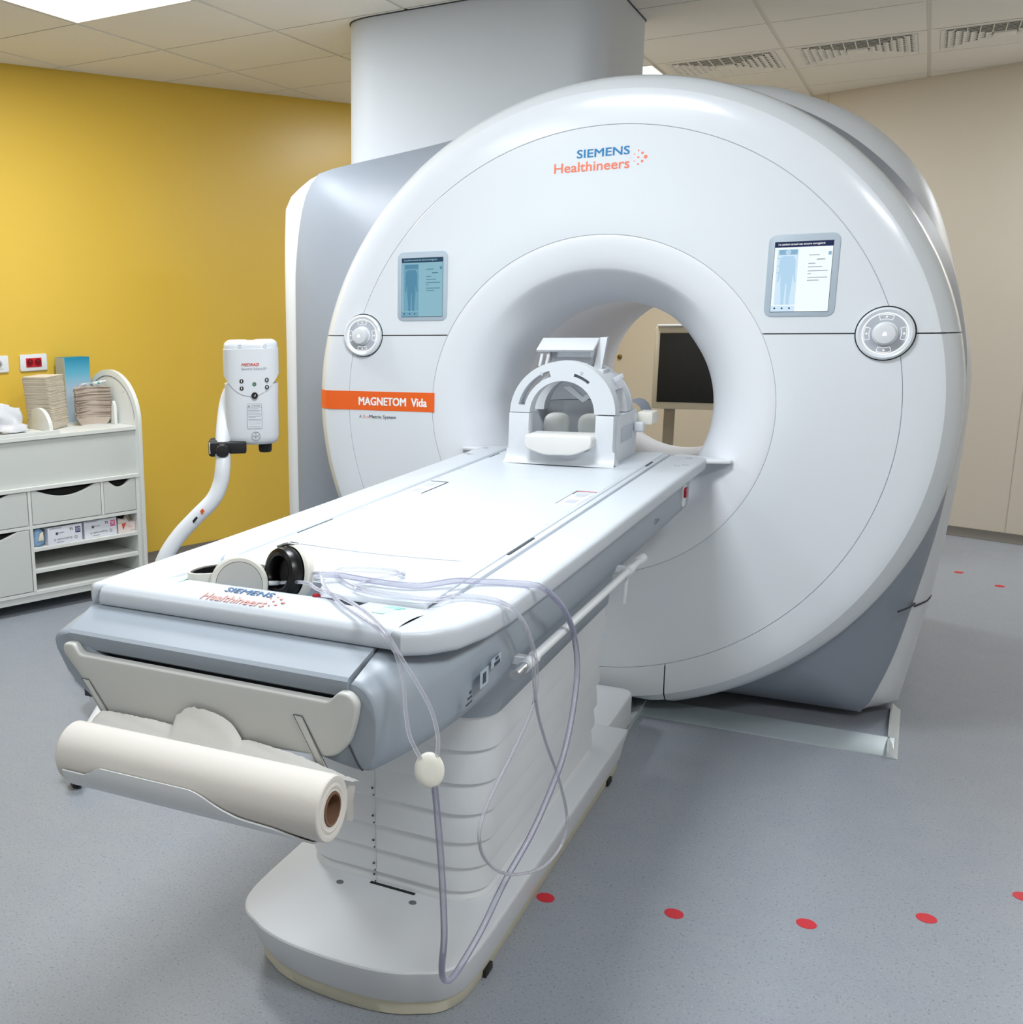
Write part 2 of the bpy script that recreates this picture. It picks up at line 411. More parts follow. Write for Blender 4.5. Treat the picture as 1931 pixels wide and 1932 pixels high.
for (k, j), lab in zip(VENTS, VL):
    x0, y0 = GX+TS*k+.008, GY+TS*j+.006; s = .585; cx, cy = x0+s/2, y0+s/2
    t = thing('ceiling_vent', (cx, cy, CEIL), lab, 'air vent', 'louvred ceiling vents')
    bm = bmesh.new(); h = s/2; q = .255
    for lo, hi in (((-h, -h), (h, -q)), ((-h, q), (h, h)), ((-h, -q), (-q, q)), ((q, -q), (h, q))):
        bxb(bm, (cx+lo[0], cy+lo[1], CEIL-.001), (cx+hi[0], cy+hi[1], CEIL+.004))
    finish('frame', bm, 'ceiling_tile', t)
    box('plenum', (cx-q, cy-q, CEIL+.003), (cx+q, cy+q, CEIL+.0045), 'vent_dark', t)
    for i in range(7):
        ro = .254-.030*i; ri = ro-.0235
        rows = [[(cx+a*r_, cy+b*r_, z) for a, b in ((-1, -1), (1, -1), (1, 1), (-1, 1))] for r_, z in ((ro, CEIL-.0035), (ro, CEIL-.0015), (ri+.004, CEIL+.0028), (ri, CEIL+.0028), (ro-.003, CEIL-.0035), (ro, CEIL-.0035))]
        grid('blade', rows, 'ceiling_tile', t, closed=True, ang=20)
    box('center_plate', (cx-.045, cy-.045, CEIL-.006), (cx+.045, cy+.045, CEIL+.002), 'ceiling_tile', t, .002)
    bm = bmesh.new()
    for i in range(-4, 5):
        a = .05*i
        bxb(bm, (cx+a-.002, cy-.25, CEIL-.0036), (cx+a+.002, cy-abs(a)-.01, CEIL+.002)); bxb(bm, (cx+a-.002, cy+abs(a)+.01, CEIL-.0036), (cx+a+.002, cy+.25, CEIL+.002))
        bxb(bm, (cx-.25, cy+a-.002, CEIL-.0036), (cx-abs(a)-.01, cy+a+.002, CEIL+.002)); bxb(bm, (cx+abs(a)+.01, cy+a-.002, CEIL-.0036), (cx+.25, cy+a+.002, CEIL+.002))
    tag(finish('divider', bm, 'ceiling_tile', t), kind='stuff')
# ---- service column from the scanner up to the ceiling
co = round_poly([(-1.295, .745, .16), (-.20, .735, .16), (-.225, 1.56, .05), (-1.295, 1.56, .05)], .1, 10)
def top_z(x):
    P_ = [(-1.403, 1.78), (-1.375, 1.84), (-1.31, 1.885), (-1.2, 1.92), (-.72, 1.985), (-.4, 2.05), (0, 2.11), (.4, 2.11)]
    for (x0, z0), (x1, z1) in zip(P_[:-1], P_[1:]):
        if x <= x1: return z0+(z1-z0)*(x-x0)/(x1-x0)+.006
    return 2.12
dens = []
for i in range(len(co)):
    p, q = Vector(co[i]), Vector(co[(i+1) % len(co)]); nn = max(1, int((q-p).length/.08))
    dens += [tuple(p+(q-p)*k/nn) for k in range(nn)]
cl = grid('wall_column', [[(x, y, top_z(x)) for x, y in dens], [(x, y, CEIL-.004) for x, y in dens]], 'column_paint', None, closed=True, ang=30)
tag(cl, 'white rounded service column rising behind the scanner to the ceiling', kind='structure')
tag(prism('trim_1', [(x*1.0+(.004 if x > -.7 else -.004), y+(.004 if y > 1.1 else -.004)) for x, y in co], 'z', CEIL-.004, CEIL-.001, 'seam_dark', None, 0), 'dark shadow joint between column and ceiling', kind='structure')

# ================================================================== MRI SCANNER
CZ = 1.05; ZS = .243
mri = thing('mri_scanner', (0, 0, 0), 'large white closed-bore MRI scanner with round front and two displays', 'MRI scanner')
def pol(r, a, y): return (r*math.cos(a), y, CZ+r*math.sin(a))
def sector(name, prof, lo, hi, m, n=72, zmin=None, parent=mri):
    rows = []
    for r, y in prof:
        a0, a1 = lo(r), hi(r); row = []
        for k in range(n+1):
            p = pol(r, a0+(a1-a0)*k/n, y)
            if zmin is not None and p[2] < zmin: p = (p[0], p[1], zmin)
            row.append(p)
        rows.append(row)
    return grid(name, rows, m, parent, ang=25)
G = .0018
up_lo = lambda r: math.asin((ZS+G)/r); up_hi = lambda r: PI-math.asin((ZS+G)/r)
dn_lo = lambda r: PI-math.asin((ZS-G)/r); dn_hi = lambda r: 2*PI+math.asin((ZS-G)/r)
face = [(.5580, .012), (.5580, .001), (.562, 0), (.64, 0), (.75, 0), (.84, 0), (.8845, 0), (.8862, .001), (.8862, .012)]
sector('front_cover', face, up_lo, up_hi, 'white_gloss'); sector('front_cover', face, dn_lo, dn_hi, 'white_gloss')
ring = [(.8876, .012), (.8876, .001), (.889, 0), (.94, .001), (.975, .004), (.992, .010), (1.018, .036), (1.034, .060), (1.041, .085), (1.038, .115), (1.02, .13), (.97, .13)]
sector('outer_ring', ring, up_lo, up_hi, 'white_gloss', 96)
XS = .285
c_r = lambda r: -math.acos((XS+G)/r); c_l = lambda r: -PI+math.acos((XS+G)/r)
sector('outer_ring', ring, lambda r: c_r(r), lambda r: math.asin((ZS-G)/r), 'white_gloss', 64, .062)
sector('outer_ring', ring, lambda r: -PI-math.asin((ZS-G)/r), lambda r: c_l(r), 'white_gloss', 64, .062)
sector('outer_ring', ring, lambda r: -PI+math.acos((XS-G)/r), lambda r: -math.acos((XS-G)/r), 'white_gloss', 24, .062)
lathe('chassis', [(.5565, .0035), (.895, .0035), (.895, .03), (.552, .03)], (0, 0, CZ), (0, 1, 0), 'seam_light', mri, 96)
for s in (-1, 1): box('cover_joint', (min(s*.89, s*.935), .010, CZ+ZS-.008), (max(s*.89, s*.935), .013, CZ+ZS+.008), 'black', mri)
for s in (-1, 1): box('cover_joint', (min(s*.506, s*.89), .0025, CZ+ZS-.006), (max(s*.506, s*.89), .0034, CZ+ZS+.006), 'black', mri)
# funnel: crease at the top fading out to the sides
PA = [(.5565, .012), (.5565, .002), (.552, .001), (.53, .004), (.505, .010), (.48, .018), (.456, .028), (.449, .034), (.438, .050), (.418, .085), (.396, .125), (.372, .170), (.355, .225), (.346, .30), (.342, .40)]
PB = [(.5565, .012), (.5565, .002), (.552, .001), (.53, .004), (.505, .010), (.48, .019), (.456, .032), (.444, .040), (.432, .050), (.412, .070), (.390, .097), (.368, .130), (.353, .180), (.346, .27), (.342, .40)]
rows = []
NA = 120
for (ra, ya), (rb, yb) in zip(PA, PB):
    row = []
    for k in range(NA):
        a = 2*PI*k/NA; w = max(0., math.sin(a)); w = min(1, max(0, (w-.55)/.35)); w = w*w*(3-2*w)
        row.append(pol(ra*w+rb*(1-w), a, ya*w+yb*(1-w)))
    rows.append(row)
grid('funnel', rows, 'funnel_white', mri, closed=True, ang=30)
lathe('bore_liner', [(.342, .40), (.342, .8), (.342, 1.3), (.344, 1.7), (.352, 1.80), (.375, 1.85), (.43, 1.88), (.56, 1.885)], (0, 0, CZ), (0, 1, 0), 'bore_white', mri, 96)
# wings of the funnel on each side of the table
for s in (-1, 1):
    pts = [(s*.262, -.012), (s*.30, -.030), (s*.36, -.026), (s*.40, -.014), (s*.44, -.002), (s*.445, .02), (s*.40, .06), (s*.262, .10)]
    prism('funnel_ledge', pts, 'z', .893, .9035, 'white_plastic', mri, .003)
# body outlines across the axis
POLB = [(.868, .03), (.93, .22), (.975, .44), (1.015, .68), (1.035, .9), (1.042, 1.1), (1.033, 1.25), (.975, 1.48), (.865, 1.68), (.725, 1.835), (.555, 1.955), (.35, 2.04), (0, 2.085), (-.35, 2.04), (-.65, 1.98), (-1.1, 1.925), (-1.19, 1.90), (-1.25, 1.80), (-1.285, 1.6), (-1.293, 1.35), (-1.29, .5), (-1.27, .03)]
POLF = [(.96, .03), (1.02, .42), (1.046, .68), (1.06, .9), (1.062, 1.1), (1.055, 1.19), (1.022, 1.325), (.94, 1.612), (.856, 1.777), (.73, 1.912), (.59, 2.0), (.38, 2.075), (0, 2.11), (-.4, 2.05), (-.72, 1.985), (-1.2, 1.92), (-1.31, 1.885), (-1.375, 1.84), (-1.403, 1.74), (-1.402, 1.12), (-1.40, .5), (-1.38, .03)]
def sm_poly(pl):
    return [(p.x, p.y) for p in smooth_path([(x, z, 0) for x, z in pl], 6)]
def radial(pl, n=180):
    pl = sm_poly(pl); out = []
    for k in range(n):
        a = 2*PI*k/n; d = Vector((math.cos(a), math.sin(a))); best = 0
        for i in range(len(pl)):
            p = Vector((pl[i][0], pl[i][1]-CZ)); q = Vector((pl[(i+1) % len(pl)][0], pl[(i+1) % len(pl)][1]-CZ)); e = q-p
            den = d.x*e.y-d.y*e.x
            if abs(den) < 1e-12: continue
            t = (p.x*e.y-p.y*e.x)/den; u = (p.x*d.y-p.y*d.x)/den
            if t > 0 and -1e-9 <= u <= 1+1e-9: best = max(best, t)
        out.append(best)
    return out
RB, RF = radial(POLB), radial(POLF); NR = len(RB)
def rrow(f, y): return [(max(f(k), .02)*math.cos(2*PI*k/NR), y, max(.03, CZ+max(f(k), .02)*math.sin(2*PI*k/NR))) for k in range(NR)]
C0 = 1.005
rows = [rrow(lambda k: C0, .10), rrow(lambda k: C0+(RB[k]-C0)*.22, .15), rrow(lambda k: C0+(RB[k]-C0)*.50, .205), rrow(lambda k: C0+(RB[k]-C0)*.78, .265), rrow(lambda k: C0+(RB[k]-C0)*.95, .31), rrow(lambda k: RB[k], .330), rrow(lambda k: RB[k]*.985, .336)]
sh = grid('side_shell', rows, 'shell_grey', mri, closed=True, ang=40)
rows = [rrow(lambda k: RB[k]*.975, .338), rrow(lambda k: RB[k]*.998, .338), rrow(lambda k: RB[k]+(RF[k]-RB[k])*.4, .365), rrow(lambda k: RB[k]+(RF[k]-RB[k])*.78, .40), rrow(lambda k: RF[k], .45), rrow(lambda k: RF[k]*1.0, .8), rrow(lambda k: RF[k]*.985, 1.5), rrow(lambda k: RF[k]*.95, 1.78), rrow(lambda k: RF[k]*.88, 1.87), rrow(lambda k: .55, 1.885)]
bh = grid('back_housing', rows, 'white_plastic', mri, closed=True, ang=40)
def x_at(R, z, right=True):
    best = None
    for k in range(NR):
        a = 2*PI*k/NR
        if (math.cos(a) > 0) != right: continue
        zz = CZ+R[k]*math.sin(a); dd = abs(zz-z)
        if best is None or dd < best[0]: best = (dd, R[k]*math.cos(a))
    return best[1]
tube('seam', [(x_at(RB, .42)*f+.002, y, .425) for f, y in ((.955, .2), (.985, .27), (1., .33))], .003, 'seam_dark', sh, 6, 3)
tube('seam', [(x_at(RB, .42)+.002, .34, .412), (x_at(RF, .42)*.99+.002, .40, .42), (x_at(RF, .42)+.002, .46, .425)], .003, 'seam_dark', bh, 6, 3)
a = math.radians(70); kk = int(NR*70/360)
tube('seam', [pol(C0+.003, a, .115), pol(C0+(RB[kk]-C0)*.5+.002, a, .205), pol(RB[kk]+.001, a, .325)], .003, 'seam_dark', sh, 6, 3)
# orange stripe with lettering
st = prism('orange_stripe', [(-.972, 1.022), (-.548, 1.022), (-.548, 1.091), (-.972, 1.091)], 'y', -.0012, -.0002, 'orange', mri)
def on_ring(x, z):
    r = math.hypot(x, z-CZ); return pw([(.889, 0), (.94, .001), (.975, .004), (.992, .010), (1.018, .036), (1.034, .060), (1.041, .085)], r)
rows = []
for x in (-.970, -.975, -.985, -.992, -1.0, -1.009, -1.018, -1.026, -1.033, -1.0385, -1.0395):
    rows.append([(x-(.0012 if x < -.99 else 0), on_ring(x, z)-.0013, z) for z in (1.022, 1.039, 1.0565, 1.074, 1.091)])
grid('stripe_end', rows, 'orange', st, ang=40)
textm('lettering', 'MAGNETOM  Vida', (-.845, -.0012, 1.0405), (1, 0, 0), (0, 0, 1), .268, .029, 'print_white', st, .0008, bold=.0012)
textm('lettering', 'A', (-.845, 0, .992), (1, 0, 0), (0, 0, 1), .0105, .012, 'print_dark', mri)
textm('lettering', 'Bio', (-.829, 0, .992), (1, 0, 0), (0, 0, 1), .024, .012, 'print_pink', mri)
textm('lettering', 'Matrix System', (-.803, 0, .9893), (1, 0, 0), (0, 0, 1), .107, .0155, 'print_dark', mri, bold=.0002)
textm('lettering', 'SIEMENS', (-.076, 0, 1.8440), (1, 0, 0), (0, 0, 1), .162, .0245, 'print_blue', mri, bold=.0008)
textm('lettering', 'Healthineers', (-.147, 0, 1.803), (1, 0, 0), (0, 0, 1), .234, .029, 'print_coral', mri, bold=.0006)
def logo_dots(c, xd, up, sc, m, parent):
    c = Vector(c); xd = Vector(xd); up = Vector(up); n = xd.cross(up)
    for dx, dz, r in ((0, 0, .0055), (-.010, .012, .0038), (-.010, -.012, .0038), (-.022, 0, .0030), (-.022, .020, .0024), (-.022, -.020, .0026), (-.034, .010, .0018), (-.034, -.010, .0018), (-.044, 0, .0012)):
        disc('logo_dot', c+xd*dx*sc+up*dz*sc, n, r*sc, m, parent, .0006, 14)
logo_dots((.135, -.0003, 1.832), (1, 0, 0), (0, 0, 1), 1., 'print_coral', mri)
# displays
def display(x0, x1, S, bright):
    z0, z1 = 1.343, 1.580
    f = prism('display', rrect(x0, x1, z0, z1, .022), 'y', -.003, .010, 'disp_frame', mri, .002)
    a0, a1, b0, b1 = (x0+x1)/2-.0765, (x0+x1)/2+.0765, 1.358, 1.558
    Y = -.0034; w = a1-a0; h = b1-b0
    prism('screen_rim', [(a0-.001, b0-.0015), (a1+.001, b0-.0015), (a1+.001, b1+.001), (a0-.001, b1+.001)], 'y', Y, Y+.002, 'black_gloss', f)
    def R(u0, u1, v0, v1, m, k): prism('screen', [(a0+w*u0, b0+h*v0), (a0+w*u1, b0+h*v0), (a0+w*u1, b0+h*v1), (a0+w*u0, b0+h*v1)], 'y', Y-.0004*k-.0003, Y-.0004*k+.0002, m, f)
    R(0, 1, 0, 1, S[0], 1); R(0, 1, .925, 1, S[3], 2); R(.05, .42, .10, .90, S[1], 2); R(0, .42, 0, .085, S[1], 2); R(.08, .40, .82, .89, S[4], 3)
    B = [(0, .80), (.10, .80), (.14, .74), (.145, .55), (.165, .43), (.135, .43), (.11, .56), (.105, .50), (.10, .40), (.07, .16), (.075, .10), (.02, .10), (.01, .40)]
    B = B+[(-x, z) for x, z in B[::-1]]
    prism('screen_figure', [(a0+w*(.24+x), b0+h*z) for x, z in B], 'y', Y-.0018, Y-.001, S[2], f)
    disc('screen_figure', (a0+w*.24, Y-.0016, b0+h*.855), (0, -1, 0), .0075, S[2], f, .0004)
    textm('screen_text', 'Le patient actuel est encore enregistré', (a0+w*.06, Y-.0014, b0+h*.945), (1, 0, 0), (0, 0, 1), w*.80, h*.038, 'print_white' if bright else S[0], f, .0004, bold=.0002)
    for i, (v, ww) in enumerate(((.80, .18), (.68, .12), (.63, .24), (.575, .34), (.535, .06), (.48, .34), (.44, .2))):
        R(.60, .60+ww, v, v+.010, S[5], 2)
    R(.74, .88, .735, .75, S[5], 2); R(.93, .98, .80, .85, S[4], 2)
    for v in (.765, .655, .56): R(.06, .18, v, v+.008, S[4], 3)
    for q in (.07, .20, .33): disc('screen_icon', (a0+w*q, Y-.0014, b0+h*.05), (0, -1, 0), .0026, S[3], f, .0004, 8)
display(.502, .691, ('scr_white', 'scr_pale', 'scr_body', 'scr_navy', 'scr_mid', 'scr_text'), True)
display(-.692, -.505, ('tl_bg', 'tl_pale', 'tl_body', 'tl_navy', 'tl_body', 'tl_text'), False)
# control dials
def dial(x):
    c = (x, 0, CZ+ZS); A = (0, -1, 0)
    d = lathe('control_dial', [(.070, -.008), (.0745, .006), (.0735, .012), (.068, .016), (.060, .012), (.058, .010), (0, .010)], c, A, 'white_gloss', mri, 48)
    lathe('dial_gap', [(.0745, -.006), (.0775, -.006), (.0775, .0008), (.0745, .0008)], c, A, 'black', d, 48)
    lathe('light_ring', [(.0590, .010), (.0590, .0115), (.0568, .0115), (.0568, .010)], c, A, 'glow', d, 48)
    lathe('dial_face', [(.0550, .0095), (.0550, .0108), (0, .0108)], c, A, 'dial_face', d, 40)
    lathe('knob', [(.033, .010), (.033, .014), (.0285, .016), (.0285, .036), (.027, .040), (.023, .0415), (0, .0405)], c, A, 'white_plastic', d, 40)
    tri = [(-.006, -.005), (.006, -.005), (.003, .004), (0, .006), (-.003, .004)]
    prism('knob_icon', [(x+a_, CZ+ZS+b_) for a_, b_ in tri], 'y', -.0423, -.0412, 'glow', d)
    for q in range(4):
        a0 = q*PI/2; hw = .36
        def Pq(r, t): return (x+r*math.cos(a0+t), -.0112, CZ+ZS+r*math.sin(a0+t))
        pts = [Pq(.0535, -hw), Pq(.0535, -hw/2), Pq(.0535, 0), Pq(.0535, hw/2), Pq(.0535, hw), Pq(.0405, hw*1.05), Pq(.0405, hw*.5), Pq(.0405, 0), Pq(.0405, -hw*.5), Pq(.0405, -hw*1.05), Pq(.0535, -hw)]
        tube('button', pts, .0007, 'glow', d, 5, 1, caps=False)
        disc('button_icon', Pq(.047, 0), A, .0026, 'glow', d, .0005, 6 if q % 2 else 10)
dial(.825); dial(-.827)

# ================================================================== PATIENT TABLE
tb = thing('patient_table', (0, -1.2, 0), 'white and grey-blue patient table on a bellows pedestal in front of the scanner', 'patient table')
ZT = .914
slabR = [(.259, -.02), (.259, -1.87), (.257, -1.935), (.251, -2.014), (.241, -2.107), (.240, -2.124), (.262, -2.134), (.30, -2.108), (.333, -2.06), (.353, -1.98), (.362, -1.88), (.365, -1.7), (.367, -1.2), (.371, -.3), (.373, -.02)]
prism('side_top', slabR, 'z', .871, ZT, 'table_white', tb, .012, 3)
slabL = [(-.259, -.02), (-.259, -1.87), (-.27, -1.98), (-.30, -2.05), (-.345, -2.108), (-.372, -2.121), (-.386, -2.108), (-.384, -1.98), (-.374, -1.7), (-.367, -1.2), (-.364, -.02)]
prism('side_top', slabL, 'z', .871, ZT, 'table_white', tb, .012, 3)
for sl, dx in ((slabR, -.011), (slabL, .008)):
    pts = [((x+dx) if abs(x) < .3 and i < 6 else x*.97, y+(.02 if y < -2.05 and i > 3 else 0)) for i, (x, y) in enumerate(sl)]
    prism('side_core', pts, 'z', .874, .9000, 'table_white', tb, .001, 1)
box('bed_plate', (-.2520, -1.888, .872), (.2545, .03, .9125), 'table_white', tb, .002)
# mat: shallow trough with rounded border
rows = []
def mz(x): return .9178-.0045*(1-min(1, abs(x)/.19)**2)
ys = [-1.978, -1.9775, -1.974, -1.966, -1.95, -1.5, -1.0, -.5, 0., .012, .018, .0185]; dz = [-.0145, -.006, -.002, -.0003, 0, 0, 0, 0, 0, -.001, -.006, -.0145]
for y, d in zip(ys, dz):
    xs = [-.240, -.2395, -.236, -.228, -.21]+[-.19+.38*i/20 for i in range(21)]+[.21, .228, .236, .2395, .240]
    e = [-.0145, -.006, -.002, -.0003, 0]+[0]*21+[0, -.0003, -.002, -.006, -.0145]
    rows.append([(x, y+(.088*(1-min(1, max(0, (x+.005)/.04))**2*(3-2*min(1, max(0, (x+.005)/.04)))) if y < -1.94 else 0), max(.9050 if y < -1.94 else .9100, mz(x)+min(d, q)*(1.4 if y < -1.97 else .5))) for x, q in zip(xs, e)])
mt = grid('mat', rows, 'table_white', tb, ang=50)
# fold line across the mat, sockets and slots set in the top
raw('mat_joint', [(-.2, -1.665, .9180), (.22, -1.665, .9180), (.22, -1.661, .9180), (-.2, -1.661, .9180)], [(0, 1, 2, 3)], 'white_satin', mt)
def recess(name, c, sx, sy, m, par, z=.9293, ang=0.):
    T = Matrix.Translation((c[0], c[1], z)) @ Matrix.Rotation(ang, 4, 'Z')
    return box(name, (-sx/2, -sy/2, -.004), (sx/2, sy/2, .0008), m, par, .0006, 1, T=T)
for s in (-1, 1):
    r_ = recess('connector_recess', (s*.205, -.93, 0), .05, .15, 'white_satin', tb, .9180)
    recess('connector_edge', (s*.205-s*.026, -.90, 0), .003, .19, 'seam_mid', r_, .9184)
    recess('connector_edge', (s*.205, -.805, 0), .05, .004, 'red_button' if s > 0 else 'seam_mid', r_, .9186)
    recess('connector_window', (s*.207, -.87, 0), .028, .05, 'dial_face', r_, .9185); recess('connector_window', (s*.207, -.96, 0), .028, .05, 'dial_face', r_, .9185)
    recess('edge_slot', (s*.243, -1.47, 0), .005, .17, 'print_dark', tb, .9144); recess('edge_slot', (s*.243, -.23, 0), .005, .09, 'print_dark', tb, .9144)
    for i in range(5): recess('edge_mark', (s*.226, -1.25+.17*i, 0), .016, .004, 'dial_face', mt, .9176)
    if s > 0: box('label_green', (-.011, -.030, -.003), (.011, .030, .0010), 'mint', tb, .0004, 1, T=Matrix.Translation((.188, -2.030, .9128)) @ Matrix.Rotation(-.105, 4, 'X'))
    else: recess('label_green', (-.247, -2.035, 0), .022, .085, 'mint', tb, .9135, -.15)
    recess('label_green', (.185, -.10, 0), .03, .10, 'mint', tb, .9135) if s > 0 else None
recess('label_mark', (.195, -1.996, 0), .030, .006, 'mint_dark', tb, .9095); recess('label_mark', (.191, -2.008, 0), .030, .006, 'mint_dark', tb, .9110)
for x, y in ((.325, -.235), (.345, -.215), (-.325, -.235), (-.343, -.215), (.33, -.07), (-.33, -.07)):
    lathe('print_mark', [(.010, 0), (.010, .0007), (.007, .0007), (.007, 0)], (x, y, ZT-.0003), (0, 0, 1), 'print_grey', tb, 8)
for y in (-1.35, -.62): recess('print_mark', (-.02, y, 0), .05, .006, 'dial_face', mt, .9128); recess('print_mark', (.0, y+.02, 0), .02, .006, 'dial_face', mt, .9128)
# foot cap with raised crest and hollow for the headphones
XRs = [(-2.124, .2445), (-2.107, .2465), (-2.014, .2570), (-1.97, .2580), (-1.888, .2555)]
XLs = [(-2.121, -.354), (-2.108, -.3525), (-2.05, -.310), (-1.98, -.279), (-1.97, -.2765), (-1.888, -.2600)]
prof = [(-2.105, .877, 0), (-2.121, .878, 0), (-2.124, .884, 0), (-2.122, .898, 0), (-2.117, .907, 0), (-2.106, .9125, 0), (-2.09, .9145, .001), (-2.07, .9155, .005), (-2.05, .9150, .008), (-2.040, .9140, .009), (-2.034, .9133, .0065), (-2.031, .9130, -.001), (-2.029, .9128, -.0533), (-1.995, .9085, -.049), (-1.96, .9065, -.047), (-1.899, .9055, -.046), (-1.895, .9055, -.02), (-1.893, .9055, 0), (-1.889, .9055, 0), (-1.8885, .886, 0)]
rows = []
for y, z, h in prof:
    row = []
    for i in range(49):
        x = lerp(pw(XLs, y), pw(XRs, y), i/48)
        w = min(1, max(0, (x+.235)/.03))*min(1, max(0, (.135-x)/.06)); w = w*w*(3-2*w)
        row.append((x, y, z+h*w))
    rows.append(row)
cap = grid('foot_cap', rows, 'table_white', tb, ang=50)
def cap_z(x, y):
    w = min(1, max(0, (x+.235)/.03))*min(1, max(0, (.135-x)/.06)); w = w*w*(3-2*w)
    return pw([(a_, b_) for a_, b_, _ in prof[1:]], y)+w*pw([(a_, c_) for a_, _, c_ in prof[1:]], y)
textm('lettering', 'SIEMENS', (-.108, -2.072, .92), (1, 0, 0), (0, 1, 0), .098, .018, 'print_blue_dark', cap, .0010, bold=.0005, proj=cap_z, shear=.1)
textm('lettering', 'Healthineers', (-.137, -2.107, .92), (1, 0, 0), (0, 1, 0), .130, .024, 'print_pink', cap, .0010, bold=.0003, proj=cap_z, shear=.1)
for dx, dy, r in ((0, 0, .0042), (-.009, .010, .003), (-.009, -.010, .003), (-.019, 0, .0024), (-.019, .016, .002), (-.019, -.016, .002), (-.029, .008, .0015), (-.029, -.008, .0015)):
    disc('logo_dot', (.020+dx, -2.082+dy, cap_z(.02+dx, -2.082+dy)), (0, 0, 1), r, 'print_pink', cap, .0014, 12)
lathe('stop_button', [(.0, .008), (.005, .0075), (.0075, .005), (.008, 0), (.008, -.012)], (.060, -2.035, .920), (0, 0, 1), 'red_button', tb, 16)
# sloping grey foot panel
fp = [(-2.06, .875), (-2.108, .8755), (-2.112, .878), (-2.203, .8515), (-2.209, .846), (-2.2085, .838), (-2.203, .819), (-2.195, .814), (-2.06, .812)]
rows = []
for x in (-.375, -.3735)+tuple(-.37+.575*i/8 for i in range(9))+(.2085, .210):
    t = (.21-x)/.585
    rows.append([(x+(-.004*(1-t)+.016*t)*(1 if y < -2.15 else 0), y, z) for y, z in fp])
grid('foot_panel', rows, 'grey_blue', tb, closed=True, ang=25, caps=True)
# side shells
SLAB = [(-2.11, .222), (-2.10, .246), (-2.05, .303), (-1.985, .334), (-1.89, .3445), (-1.80, .350)]
def side_shell(sg):
    rows = []
    for y in (-.16, -.4, -.8, -1.2, -1.5, -1.7, -1.8, -1.86, -1.91, -1.95, -1.985, -2.02, -2.05, -2.075, -2.10, -2.125, -2.15, -2.175, -2.195, -2.202, -2.204):
        e = min(1, max(0, (-1.8-y)/.4)); e2 = e*e*(3-2*e); row = []
        inset = 0 if y > -2.2 else (.0015 if y > -2.203 else .004)
        if sg > 0:
            if y > -2.1: xt, zt = (pw(SLAB, y)-.004 if y > -1.93 else lerp(.338, .2125, min(1, (-1.93-y)/.10))), .8735
            else: q = (-2.1-y)/.1; xt, zt = .2125, lerp(.8735, .846, q)
            xo = lerp(.350, .257, e**2.2); zb = lerp(.768, .700, e); c = lerp(.004, .062, e2)
            xt = min(xt, xo-.001)
            pts = [(xt, zt)]+[(xt+(xo-xt)*math.sin(a), zt-c*(1-math.cos(a))) for a in [PI/2*k/8 for k in range(1, 9)]]
            pts += [(xo, lerp(zt-c, zb+.03, .5)), (xo-.002*e, zb+.03), (xo-.006-.004*e, zb+.010), (xo-.016, zb+.001), (xo-.035, zb-.001), (xo-.075, zb+.004), (.10, zb+.02)]
        else:
            xo = lerp(.365, .402, e2); zt = .8735 if y > -2.1 else lerp(.8735, .846, (-2.1-y)/.1); zb = lerp(.768, .705, e)
            xt = lerp(.36, .364, e2); q = e2
            pts = [(xt, zt)]+[(xt+(xo-xt)*math.sin(a), zt-.02*(1-math.cos(a))) for a in [PI/2*k/8 for k in range(1, 9)]]
            pts += [(lerp(xo, .399, q), lerp(.83, .81, q)), (lerp(xo-.001, .375, q), lerp(.80, .770, q)), (lerp(xo-.006, .357, q), lerp(.778, .752, q)), (lerp(xo-.016, .340, q), lerp(.769, .740, q)), (lerp(xo-.035, .318, q), lerp(.767, .726, q)), (lerp(xo-.075, .27, q), lerp(.770, .709, q)), (.10, zb+.02)]
            pts = [(-x, z) for x, z in pts]
        cx, cz = (.16 if sg > 0 else -.2), .79
        rows.append([(x+(cx-x)*inset/.08, y, z+(cz-z)*inset/.08) for x, z in pts])
    o = grid('side_shell', rows, 'grey_blue', tb, ang=40)
    last = [(x, z) for x, y, z in rows[-1]]
    prism('end_face', last, 'y', -2.2045, -2.19, 'grey_blue', o, 0)
    return o
shR = side_shell(1); shL = side_shell(-1)
tube('end_joint', [(.205, -2.2055, .745), (.222, -2.2055, .712), (.231, -2.2055, .702)], .0015, 'seam_dark', shR, 5, 2)
box('bed_body', (-.33, -2.13, .80), (.20, -.17, .872), 'grey_blue', tb); box('bed_body', (.19, -1.80, .78), (.335, -.17, .872), 'grey_blue', tb)
box('bed_end', (-.35, -2.185, .718), (.20, -2.10, .832), 'seam_dark', tb)
# stickers on the right-hand side of the table
def sticker(y0, y1, z0, z1, x, m, par, t=.0006):
    return raw('sticker', [(x, y0, z0), (x, y1, z0), (x, y1, z1), (x, y0, z1), (x+t, y0, z0), (x+t, y1, z0), (x+t, y1, z1), (x+t, y0, z1)], [(0, 1, 2, 3), (4, 5, 6, 7), (0, 1, 5, 4), (1, 2, 6, 5), (2, 3, 7, 6), (3, 0, 4, 7)], m, par)
sx = .3505
sticker(-2.002, -1.962, .790, .820, .3468, 'disp_frame', shR); sticker(-1.955, -1.905, .811, .827, .3490, 'disp_frame', shR)
sticker(-1.990, -1.975, .796, .814, .3476, 'print_dark', shR); sticker(-1.94, -1.912, .812, .818, .3497, 'print_dark', shR); sticker(-1.935, -1.92, .821, .826, .3497, 'print_dark', shR)
for i in range(3): sticker(-2.052+.005*i, -2.024-.004*i, .776+.009*i, .779+.010*i, .3415+.0008*i, 'print_dark', shR)
textm('lettering', 'Care', (.351, -.66, .815), (0, 1, 0), (0, 0, 1), .06, .014, 'print_dark', shR)
